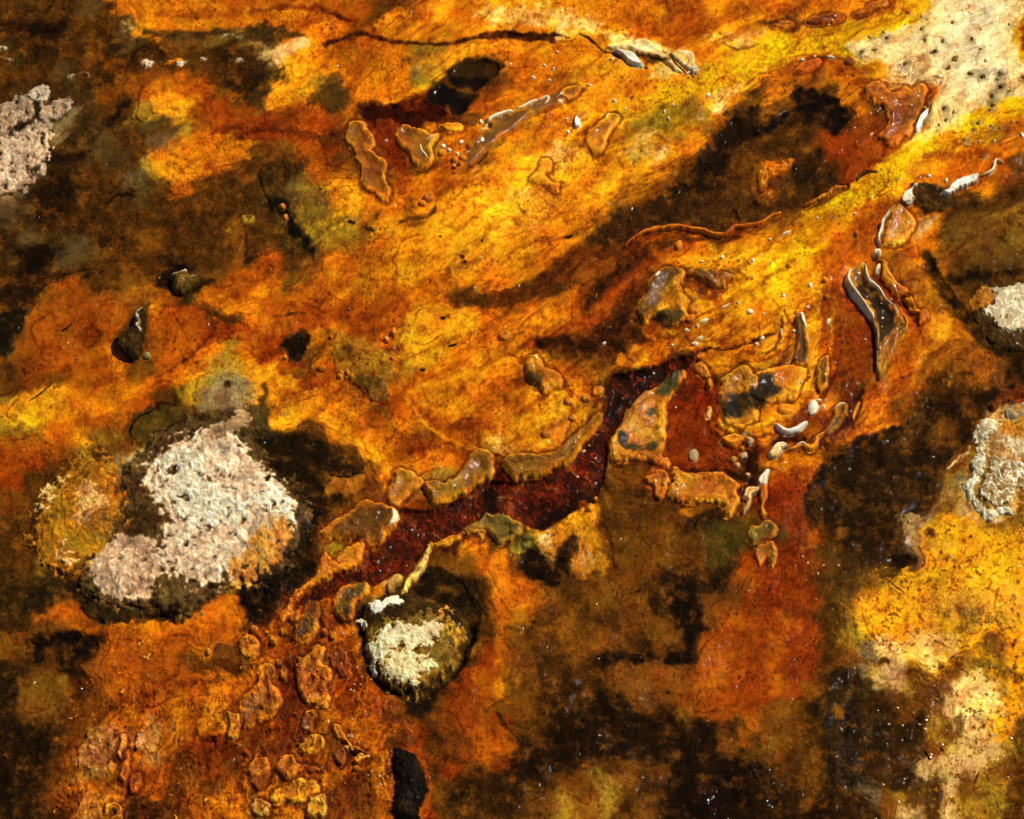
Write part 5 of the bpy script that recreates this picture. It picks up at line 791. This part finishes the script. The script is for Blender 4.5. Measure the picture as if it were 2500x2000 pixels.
tint(sst(.02, .5, fs1)*.46*org*fz*sat*(1-WORM), (.72,.50,.34)); tint(sst(.05, .4, fs2)*.42*org*fz*(1-WORM), (.80,.62,.42))
tint(sst(.02, .4, -fs1)*.42*org*fz*sat*(1-WORM), (1.14,1.12,1.15))
H += 1.0*fs1*org*fz*sat
tint(sst(-.02, .42, d1)*.5*org*sat*(1-WORM)*(.25+.75*zd), (.68,.48,.32))
tint(sst(.05, .5, d2)*.5*org*(.3+.7*sat)*(1-WORM), (.74,.54,.40))
tint(sst(0, .4, flow)*.45*org*band*sat, (.62,.42,.3))
tint(sst(.02, .4, -d1)*.30*org*sat*(1-WORM)*zd, (1.19,1.15,1.2))
tint(vein*.6*org*sat*(1-WORM)*(.35+.65*zone), (.70,.52,.35))
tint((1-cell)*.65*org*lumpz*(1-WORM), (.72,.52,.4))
tint(speck*.6*sat*(1-WORM), (.36,.26,.2))
tint(swirl*.30*cream, (.62,.52,.4)); tint(swirl*.3*org*sat*zone*(1-WORM), (.74,.6,.5))
tint(sst(.7, .95, fl)*.45*yel, (.62,.55,.3))
wm = WORM*(1-worm_r); tint(wm*.8, (.56,.44,.28))
COL = COL + (WORM*worm_r*.12)[..., None]*np.array((1,.98,.9), np.float32)*sst(.2,.6,L)[...,None]
mod = 1 + sat*(.10*gran*(.5+.5*org)+.16*big1)+.10*big2
mod = mod*(1+.10*SMOOTHM*big1)
COL = COL*mod[..., None]
dark = sst(.30, .10, L)
dk = (.85*dark*sat*sst(-.05, .5, fbm((UU+.8*W_)/48, (VV+.8*W_)/36, 5, 181, .66)))[..., None]; COL = COL + dk*np.array((.20,.115,.025), np.float32); COL = COL*(1+dark*sat*(.75*fbm(UU/36, VV/36, 5, 91, .7)+.25*gran))[..., None]
ox = 1+.16*fbm(UU/70, VV/70, 3, 95)*org*sst(.5, .25, COL[...,2]); COL[...,1] *= ox
COL = np.clip(COL, .0, 1); COL = COL*(COL.max(axis=2)**.28*1.13)[...,None]*np.array((1,1.02,.95)); COL = np.clip(COL, .006, .97)
H += 1.1*sst(-5, 5, TD)*sat*(1-WORM)*sst(-.3, .2, fbm(UU/90, VV/90, 3, 173)) - 1.1*_fr*sat*(1-WORM)
H += 6*fbm(UU/420, VV/420, 3, 101) + 2.4*fbm(UU/110, VV/110, 3, 102)*(.5+.5*sat)
H += sat*(1-WORM)*(.55*cell*lumpz + .30*gran*(.4+.6*org) + .9*fbm(UU/26, VV/26, 3, 103) - .5*vein*org - .5*speck)
H += WORM*(1.9*worm_r + .4*gran) + .35*cream*(1-swirl) + .4*yel*(1-fl)
q_ = Shape('e', T(8,1850,400)[0]+(125,75,10), warp=14, ws=50)(UU, VV); H += 9*sst(-25, 70, q_)
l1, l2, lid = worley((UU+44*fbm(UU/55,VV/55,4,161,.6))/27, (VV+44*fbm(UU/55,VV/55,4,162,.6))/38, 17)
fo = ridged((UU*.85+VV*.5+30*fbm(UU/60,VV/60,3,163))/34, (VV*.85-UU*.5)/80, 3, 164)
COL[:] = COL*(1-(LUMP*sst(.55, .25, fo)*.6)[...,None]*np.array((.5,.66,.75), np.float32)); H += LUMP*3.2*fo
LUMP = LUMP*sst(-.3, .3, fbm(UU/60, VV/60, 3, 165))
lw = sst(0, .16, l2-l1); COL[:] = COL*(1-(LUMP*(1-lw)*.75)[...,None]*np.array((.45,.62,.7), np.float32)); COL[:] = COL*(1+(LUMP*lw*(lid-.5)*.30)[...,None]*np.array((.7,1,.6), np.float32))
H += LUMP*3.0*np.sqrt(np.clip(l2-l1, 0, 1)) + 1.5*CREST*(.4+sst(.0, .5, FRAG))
COL[:] = np.clip(COL*(1+(CREST*.45*(FRAG-.12))[...,None]), .01, .97)
# FIELD END
# ------------------------------------------------------------------ geometry
MM = 0.001; TAN = 36.0/LENS/2500.0
CY, CZ = -DIST*math.cos(PITCH), DIST*math.sin(PITCH)
def world_xy(U, V):
    x = (U-1250)*TAN; y = -(V-1000)*TAN
    dy = math.cos(PITCH)+y*math.sin(PITCH); dz = -math.sin(PITCH)+y*math.cos(PITCH)
    t = -CZ/dz
    return x*t, CY+dy*t
def lin(c): return np.where(c <= .04045, c/12.92, ((c+.055)/1.055)**2.4)
ALB = 0.84
def mesh_obj(name, X, Y, Z, quads, col, gl, mat, parent=None):
    me = bpy.data.meshes.new(name); n = len(X); m = len(quads)
    me.vertices.add(n); co = np.empty((n,3), np.float32); co[:,0] = X; co[:,1] = Y; co[:,2] = Z
    me.vertices.foreach_set('co', co.ravel())
    me.loops.add(m*4); me.loops.foreach_set('vertex_index', quads.astype(np.int32).ravel())
    me.polygons.add(m); me.polygons.foreach_set('loop_start', np.arange(0, m*4, 4, dtype=np.int32)); me.polygons.foreach_set('loop_total', np.full(m, 4, np.int32))
    me.polygons.foreach_set('use_smooth', np.ones(m, bool))
    me.update(calc_edges=True)
    a = me.attributes.new('pigment', 'FLOAT_COLOR', 'POINT'); c4 = np.ones((n,4), np.float32); c4[:,:3] = lin(col)*ALB
    a.data.foreach_set('color', c4.ravel())
    b = me.attributes.new('wetness', 'FLOAT', 'POINT'); b.data.foreach_set('value', gl.astype(np.float32))
    me.materials.append(mat)
    o = bpy.data.objects.new(name, me); C.objects.link(o)
    if parent: o.parent = parent
    return o
def material(name, bump=.3, rough=.55, spec=.015, fine=900, coat=.5, sss=0.0, wav=120, cior=1.33, crough=.04, cb=.35):
    m = bpy.data.materials.new(name); m.use_nodes = True; nt = m.node_tree; N = nt.nodes; Lk = nt.links
    bs = N['Principled BSDF']; tc = N.new('ShaderNodeTexCoord')
    at = N.new('ShaderNodeAttribute'); at.attribute_name = 'pigment'; aw = N.new('ShaderNodeAttribute'); aw.attribute_name = 'wetness'
    n1 = N.new('ShaderNodeTexNoise'); n1.inputs['Scale'].default_value = fine; n1.inputs['Detail'].default_value = 5; n1.inputs['Roughness'].default_value = .65
    n2 = N.new('ShaderNodeTexNoise'); n2.inputs['Scale'].default_value = wav; n2.inputs['Detail'].default_value = 3
    for n_ in (n1, n2): Lk.new(tc.outputs['Object'], n_.inputs['Vector'])
    mr = N.new('ShaderNodeMapRange'); mr.inputs['From Min'].default_value = .3; mr.inputs['From Max'].default_value = .7; mr.inputs['To Min'].default_value = .8; mr.inputs['To Max'].default_value = 1.2
    Lk.new(n1.outputs['Fac'], mr.inputs['Value'])
    vm = N.new('ShaderNodeVectorMath'); vm.operation = 'SCALE'; Lk.new(at.outputs['Color'], vm.inputs[0]); Lk.new(mr.outputs[0], vm.inputs['Scale'])
    Lk.new(vm.outputs[0], bs.inputs['Base Color'])
    bp = N.new('ShaderNodeBump'); bp.inputs['Strength'].default_value = bump; bp.inputs['Distance'].default_value = .0012
    Lk.new(n1.outputs['Fac'], bp.inputs['Height']); Lk.new(bp.outputs[0], bs.inputs['Normal'])
    b2 = N.new('ShaderNodeBump'); b2.inputs['Strength'].default_value = cb; b2.inputs['Distance'].default_value = .003
    Lk.new(n2.outputs['Fac'], b2.inputs['Height']); Lk.new(b2.outputs[0], bs.inputs['Coat Normal'])
    bs.inputs['Roughness'].default_value = rough; bs.inputs['Specular IOR Level'].default_value = spec
    mw = N.new('ShaderNodeMath'); mw.operation = 'MULTIPLY'; mw.inputs[1].default_value = coat; Lk.new(aw.outputs['Fac'], mw.inputs[0])
    Lk.new(mw.outputs[0], bs.inputs['Coat Weight']); bs.inputs['Coat Roughness'].default_value = crough; bs.inputs['Coat IOR'].default_value = cior
    if sss: bs.inputs['Subsurface Weight'].default_value = sss; bs.inputs['Subsurface Radius'].default_value = (1,.45,.1); bs.inputs['Subsurface Scale'].default_value = .004
    return m
M_GROUND = material('microbial_mat_ground', .4, .8, fine=900, coat=.13, cb=.2)
M_STREAM = material('wet_stream_bed', .4, .7, fine=700, coat=.22, wav=150, cior=1.33, crough=.06, cb=.5)
M_MAT = material('slick_mat', .14, .6, fine=700, coat=.5, sss=.2, wav=150, cior=1.4, crough=.05, cb=.4)
M_BEAD = material('wet_bead', .0, .5, fine=300, coat=1.0, cior=1.9, crough=.14, cb=.0)
M_CRUST = material('sinter_crust', .6, .8, fine=1100, coat=.3)
def tag(o, label=None, cat=None, group=None, kind=None):
    if label: o['label'] = label
    if cat: o['category'] = cat
    if group: o['group'] = group
    if kind: o['kind'] = kind
WX, WY = world_xy(UU.astype(np.float64), VV.astype(np.float64))
ids = np.arange(NU*NV).reshape(NV, NU)
Q = np.stack([ids[1:, :-1], ids[1:, 1:], ids[:-1, 1:], ids[:-1, :-1]], axis=-1)
fm = STREAM(UU[::1, ::1][:-1, :-1], VV[:-1, :-1]) > 0
def build_ground(name, quads, mat, kind='structure', extra=None):
    used = np.unique(quads); remap = np.zeros(NU*NV, np.int64); remap[used] = np.arange(len(used))
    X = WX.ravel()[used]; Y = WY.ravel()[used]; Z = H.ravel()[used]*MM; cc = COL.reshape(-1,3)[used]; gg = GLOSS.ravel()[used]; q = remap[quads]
    if extra:
        # apron rings carry the sheet out to the horizon
        bd = np.concatenate([ids[0, :-1], ids[:-1, -1], ids[-1, :0:-1], ids[:0:-1, 0]])
        bx, by = WX.ravel()[bd], WY.ravel()[bd]; prev = remap[bd]; n = len(X)
        ang_c = cc[remap[bd]]; z0 = H.ravel()[bd]*MM; tot = len(bd)
        RP = np.array([colr(c_) for c_ in 'kbboOOyy'])
        for k, s in enumerate((1.004, 1.01, 1.018, 1.028, 1.04, 1.055, 1.07, 1.09, 1.11, 1.135, 1.16, 1.19, 1.22, 1.26, 1.3, 1.35, 1.4, 1.46, 1.53, 1.6, 1.7, 1.8, 1.95, 2.1, 2.3, 2.6, 3, 3.6, 5, 8, 20, 120, 900)):
            nx = bx*s; ny = by*s; f = min(1, k/10)
            X = np.concatenate([X, nx]); Y = np.concatenate([Y, ny])
            hz = .004*fbm(nx*6, ny*6, 4, 121)+.0012*fbm(nx*30, ny*30, 3, 122)
            Z = np.concatenate([Z, z0*(1-f)+hz*f])
            q_ = np.clip((.5+.9*fbm(nx*3.2+5+.1*fbm(nx*12, ny*12, 2, 123), ny*4.5, 5, 120, .6))*7, 0, 6.99); qi = q_.astype(int); qt = (q_-qi)[:, None]
            rc = (RP[qi]*(1-qt)+RP[qi+1]*qt)*(1+.25*fbm(nx*40, ny*40, 3, 124))[:, None]
            cc = np.concatenate([cc, ang_c*(1-f)+rc*f]); gg = np.concatenate([gg, np.full(tot, .3)])
            cur = np.arange(n, n+tot); n += tot
            q = np.concatenate([q, np.stack([prev, cur, np.roll(cur, -1), np.roll(prev, -1)], axis=-1)]); prev = cur
    o = mesh_obj(name, X, Y, Z, q, np.clip(cc, 0, 1), gg, mat); tag(o, kind=kind); return o
build_ground('ground', Q[~fm], M_GROUND, extra=True)
build_ground('stream', Q[fm], M_STREAM)
def bil(A, U, V):
    fx = np.clip((U-U0)/STEP, 0, NU-1.001); fy = np.clip((V-V0)/STEP, 0, NV-1.001); ix = fx.astype(int); iy = fy.astype(int); tx = fx-ix; ty = fy-iy
    if A.ndim == 3: tx = tx[..., None]; ty = ty[..., None]
    return (A[iy,ix]*(1-tx)+A[iy,ix+1]*tx)*(1-ty)+(A[iy+1,ix]*(1-tx)+A[iy+1,ix+1]*tx)*ty
def profile(d, h, w, kind):
    if kind == 'lobe' and w > 6.5:
        return h*.85*(1-(1-np.clip(d/(w*1.05), 0, 1))**2.2)*(1-.6*sst(w*.9, w*3, d))
    t = np.clip(d/w, 0, 1)
    if kind == 'soft': z = h*sst(0, 1, d/w)*.8+h*.2*np.clip(d/4, 0, 1)
    elif kind == 'dome' and w > 25: z = h*(1-(1-t)**2)
    elif kind == 'dome': z = h*(1-(1-t)**2)**.5*(.55+.45*np.clip(d/(w*1.8), 0, 1))
    else: z = h*(1-(1-t)**2.4)*(1-.15*sst(w, w*2.6, d))
    return z
def patch(name, shape, h, w, kind, mat, parent=None, base=None, step=1.5, lump=0):
    b = shape.bb; pad = 5
    wpad = min(3, shape.warp)+pad
    if max(b[2]-b[0], b[3]-b[1]) > 500: step = 2.0
    if max(b[2]-b[0], b[3]-b[1]) < 260: step = 1.0
    x0 = max(b[0]-wpad-shape.warp, U0+2); x1 = min(b[2]+wpad+shape.warp, U1-2); y0 = max(b[1]-wpad-shape.warp, V0+2); y1 = min(b[3]+wpad+shape.warp, V1-2)
    U, V = np.meshgrid(np.arange(x0, x1, step), np.arange(y0, y1, step))
    d = shape(U, V)
    top = profile(d, h, w, kind)
    zb = bil(H, U, V)
    if base is not None: bsd = base['shape'](U, V); zb = zb + profile(bsd, base['h'], base['w'], base['prof'])*(bsd > 0)
    if lump: top = top + lump*fbm(U/30, V/30, 3, 131)*np.clip(d/w, 0, 1)
    Z = zb + np.where(d > 0, top, np.maximum(d*1.6, -6)) + (0.1 if base is not None else 0.2)
    ny, nx = U.shape; I = np.arange(nx*ny).reshape(ny, nx)
    q = np.stack([I[1:, :-1], I[1:, 1:], I[:-1, 1:], I[:-1, :-1]], axis=-1)
    keep = np.maximum(np.maximum(d[1:, :-1], d[1:, 1:]), np.maximum(d[:-1, 1:], d[:-1, :-1])) > -3.2
    q = q[keep]
    if len(q) == 0: return None
    used = np.unique(q); rm = np.zeros(nx*ny, np.int64); rm[used] = np.arange(len(used))
    X, Y = world_xy(U, V); cc = bil(COL, U, V).reshape(-1, 3)[used]; gg = bil(GLOSS, U, V).ravel()[used]
    X = X.ravel()[used]; Y = Y.ravel()[used]; Z = Z.ravel()[used]*MM
    ox, oy, oz = (0, 0, 0) if parent else (X.mean(), Y.mean(), Z.min())
    if parent: ox, oy, oz = parent['_o']
    o = mesh_obj(name, X-ox, Y-oy, Z-oz, rm[q], cc, gg, mat, parent)
    if not parent: o.location = (ox, oy, oz)
    return o, (ox, oy, oz)
ORD = ['leftmost','second from the left','third from the left','fourth from the left','fifth from the left','sixth from the left','seventh from the left','eighth from the left','ninth from the left','tenth from the left','eleventh from the left','twelfth from the left','thirteenth from the left','fourteenth from the left','fifteenth from the left','sixteenth from the left','seventeenth from the left']
groups = {}
for t in TH:
    if t['group'] and 'grit' not in t['group']: groups.setdefault(t['group'], []).append(t)
for g_, ts in groups.items():
    if len(ts) > 1:
        for i, t in enumerate(sorted(ts, key=lambda q: q['shape'].c[0])): t['label'] = t['label'].replace(' in the ', ' in the ')+', '+ORD[i].replace(' from the left',' from left') if i < 17 else t['label']+', rightmost'
for t in TH:
    mat = {'mat': M_MAT, 'crust': M_CRUST}[t['mat']]
    r = patch(t['name'], t['shape'], t['h'], t['w'], t['prof'], mat, lump=t['lump'])
    if not r: continue
    o, org_ = r; tag(o, t['label'], t['cat'], t['group'])
    for p in t['parts']:
        o['_o'] = list(org_)
        patch(p['name'], p['shape'], p['h'], p['w'], 'lobe', M_CRUST, parent=o, base=t)
        del o['_o']
import random
rb = random.Random(5)
def bead_mesh():
    K, R_ = 5, 10; vs_ = []; q = []
    for i in range(K+1):
        a = i/K*math.pi/2
        for j in range(R_): b = j*2*math.pi/R_; vs_.append((math.cos(a)*math.cos(b)+0, math.cos(a)*math.sin(b), math.sin(a)*.42-.06))
    for i in range(K):
        for j in range(R_): q.append((i*R_+j, i*R_+(j+1) % R_, (i+1)*R_+(j+1) % R_, (i+1)*R_+j))
    V_ = np.array(vs_); return V_, np.array(q)
BV, BQ = bead_mesh()
ZONES = [(16,1750,950,420,300,34,'on the lower right mat'),(16,1250,1150,380,400,18,'on the lower right mat'),(14,880,700,90,500,14,'beside the round dark rock'),(12,450,1300,120,260,7,'on the red slope'),(8,1050,900,120,260,12,'in the rimmed basin'),(11,740,300,110,150,7,'on the crescent lobe edge'),(11,1500,640,200,120,8,'on the lumpy shelf'),(4,1150,860,200,70,9,'on the rust island'),(8,300,1480,160,160,8,'on the amber ledge'),(14,950,1300,180,300,9,'in the bottom orange mat'),(3,420,950,120,90,6,'below the olive shelf'),(4,560,170,150,26,6,'on the dark red lens')]
first = None
for n_, x_, y_, sx, sy, cnt, lab in ZONES:
    for k in range(cnt):
        (u_, v_), = T(n_, x_+rb.gauss(0, sx*.6), y_+rb.gauss(0, sy*.6)); r_ = rb.choice((.0011,.0013,.0016,.0021))
        if not (0 < u_ < 2500 and 0 < v_ < 2000): continue
        X, Y = world_xy(np.array([u_]), np.array([v_])); z_ = float(bil(H, np.array([u_]), np.array([v_]))[0])*MM
        for t in TH:
            b_ = t['shape'].bb
            if b_[0] < u_ < b_[2] and b_[1] < v_ < b_[3]:
                d_ = float(t['shape'](np.array([u_]), np.array([v_]))[0])
                if d_ > 0: z_ += float(profile(np.array([d_]), t['h'], t['w'], t['prof'])[0])*MM
        if first is None:
            first = mesh_obj('water_bead', BV[:,0]*.001, BV[:,1]*.001, BV[:,2]*.001, BQ, np.tile(np.array((.72,.50,.22)), (len(BV),1)), np.ones(len(BV)), M_BEAD); o = first
        else: o = first.copy(); C.objects.link(o)
        o.location = (float(X[0]), float(Y[0]), z_+.0004); o.scale = (r_/.001,)*3; tag(o, 'tiny glinting water bead '+lab, 'water bead', 'water beads '+lab)
# ------------------------------------------------------------------ needles and scraps lying on the mat
def needle(name, label, n, x0, y0, x1, y1, r, c, bend=.0, group=None, cat='needle'):
    (ua, va), (ub, vb) = T(n, x0, y0, x1, y1); K = 9; R = 6
    tt = np.linspace(0, 1, K); uu = ua+(ub-ua)*tt - bend*(vb-va)*np.sin(tt*np.pi); vv = va+(vb-va)*tt + bend*(ub-ua)*np.sin(tt*np.pi)
    X, Y = world_xy(uu, vv); Z = bil(H, uu, vv)*MM; Z = np.maximum(Z, np.linspace(Z[0], Z[-1], K))+r*.7
    P = np.stack([X, Y, Z], 1); vs_ = []; tg = np.gradient(P, axis=0); rad = r*.62*(.25+.75*np.clip(np.sin(np.clip(tt*.93+.05, 0, 1)*np.pi), 0, 1)**.5)
    for i in range(K):
        a = tg[i]/np.linalg.norm(tg[i]); s = np.cross(a, (0,0,1)); s /= np.linalg.norm(s); u = np.cross(s, a)
        for j in range(R): th = j*2*math.pi/R; vs_.append(P[i]+rad[i]*(math.cos(th)*s+math.sin(th)*u))
    V_ = np.array(vs_); q = [[i*R+j, i*R+(j+1) % R, (i+1)*R+(j+1) % R, (i+1)*R+j] for i in range(K-1) for j in range(R)]
    c0 = P.mean(0); V_ = V_-c0
    o = mesh_obj(name, V_[:,0], V_[:,1], V_[:,2], np.array(q), np.tile(np.array(c)/255.0, (len(V_),1)), np.full(len(V_), .5), M_CRUST)
    o.location = c0; tag(o, label, cat, group)
DK = (40,26,10); YL = (190,150,70)
needle('pine_needle','long straight dark needle between the dark mud and yellow mat, lower right',12,1030,1365,1195,1495,.0008,DK)
needle('pine_needle','short black needle crossing the tan mat, near the bottom right corner',16,1755,1440,1790,1340,.0011,DK)
needle('pine_needle','dark wet needle in the middle of the lower right mat',16,1350,1150,1400,1235,.0011,DK)
needle('pine_needle','tiny black needle right of the dark wet needle',16,1485,1130,1510,1170,.0010,DK)
needle('pine_needle','fine dark needle pointing down in the lower right cream patch',16,1665,1230,1645,1270,.0006,DK)
needle('pine_needle','slanting dark needle beside the brightest glint, lower right',16,1755,865,1800,850,.0008,DK)
needle('pine_needle','short dark needle right of the lower right black stain',16,1345,935,1385,922,.0007,DK)
needle('plant_scrap','dark green scrap on the orange slope left of the brown pool','scrap' and 7,600,268,662,250,.0022,(40,36,14),.05,cat='scrap')
needle('seed','black seed lying on the orange mat left of centre',6,1640,1142,1712,1125,.0018,(30,22,8),.05,cat='seed')
needle('pine_needle','short dark needle on the brown slope above the bottom pool',15,1140,388,1215,398,.0009,(24,14,5))
needle('pine_needle','thin dark needle on the brown flat, lower centre',11,1085,1484,1215,1456,.0006,DK)
needle('twig','crooked dark twig at the left edge of the rust mat',5,235,1590,435,1438,.0011,(70,56,26),.04,cat='twig')
needle('twig','short dark twig in the rust mat, left side',5,500,1032,590,968,.0016,(44,34,12),.08,cat='twig')
needle('twig','pale curved twig below the short dark twig, left side',5,600,1245,656,1212,.0009,(150,116,50),.2,cat='twig')
needle('seed','small black seed in the yellow flat at top centre',3,1128,800,1145,782,.0015,(34,26,8),cat='seed')
needle('pine_needle','dark hook shaped needle below the olive leaf lobe',8,480,1490,505,1525,.0012,(60,44,24),.15)
needle('pine_needle','black needle beside the black stone at the bottom',14,1135,1370,1190,1335,.0009,(30,20,6))
needle('grass_blade','pale straw lying across the red slope on the right',12,135,1430,185,1365,.0005,(190,110,40),cat='straw')
for i,(n,x0,y0,x1,y1) in enumerate(((11,40,690,90,680),(11,60,700,95,690),(11,650,480,690,525),(11,790,400,840,420),(11,500,620,540,630),(10,1540,980,1590,1030),(10,2060,680,2110,690),(10,1520,960,1540,1000),(7,845,760,850,720),(7,1185,608,1225,592),(11,2025,670,2035,640),(11,1855,300,1862,250),(7,930,995,975,1000),(10,1880,810,1895,850))):
    needle('straw','tiny yellow straw in the dark red stream bed' if n in (10,11) else 'tiny yellow straw on the brown band above the stream',n,x0,y0,x1,y1,.0006,YL,.08,group='tiny straws in the dark red stream' if n in (10,11) else 'tiny straws above the stream',cat='straw')
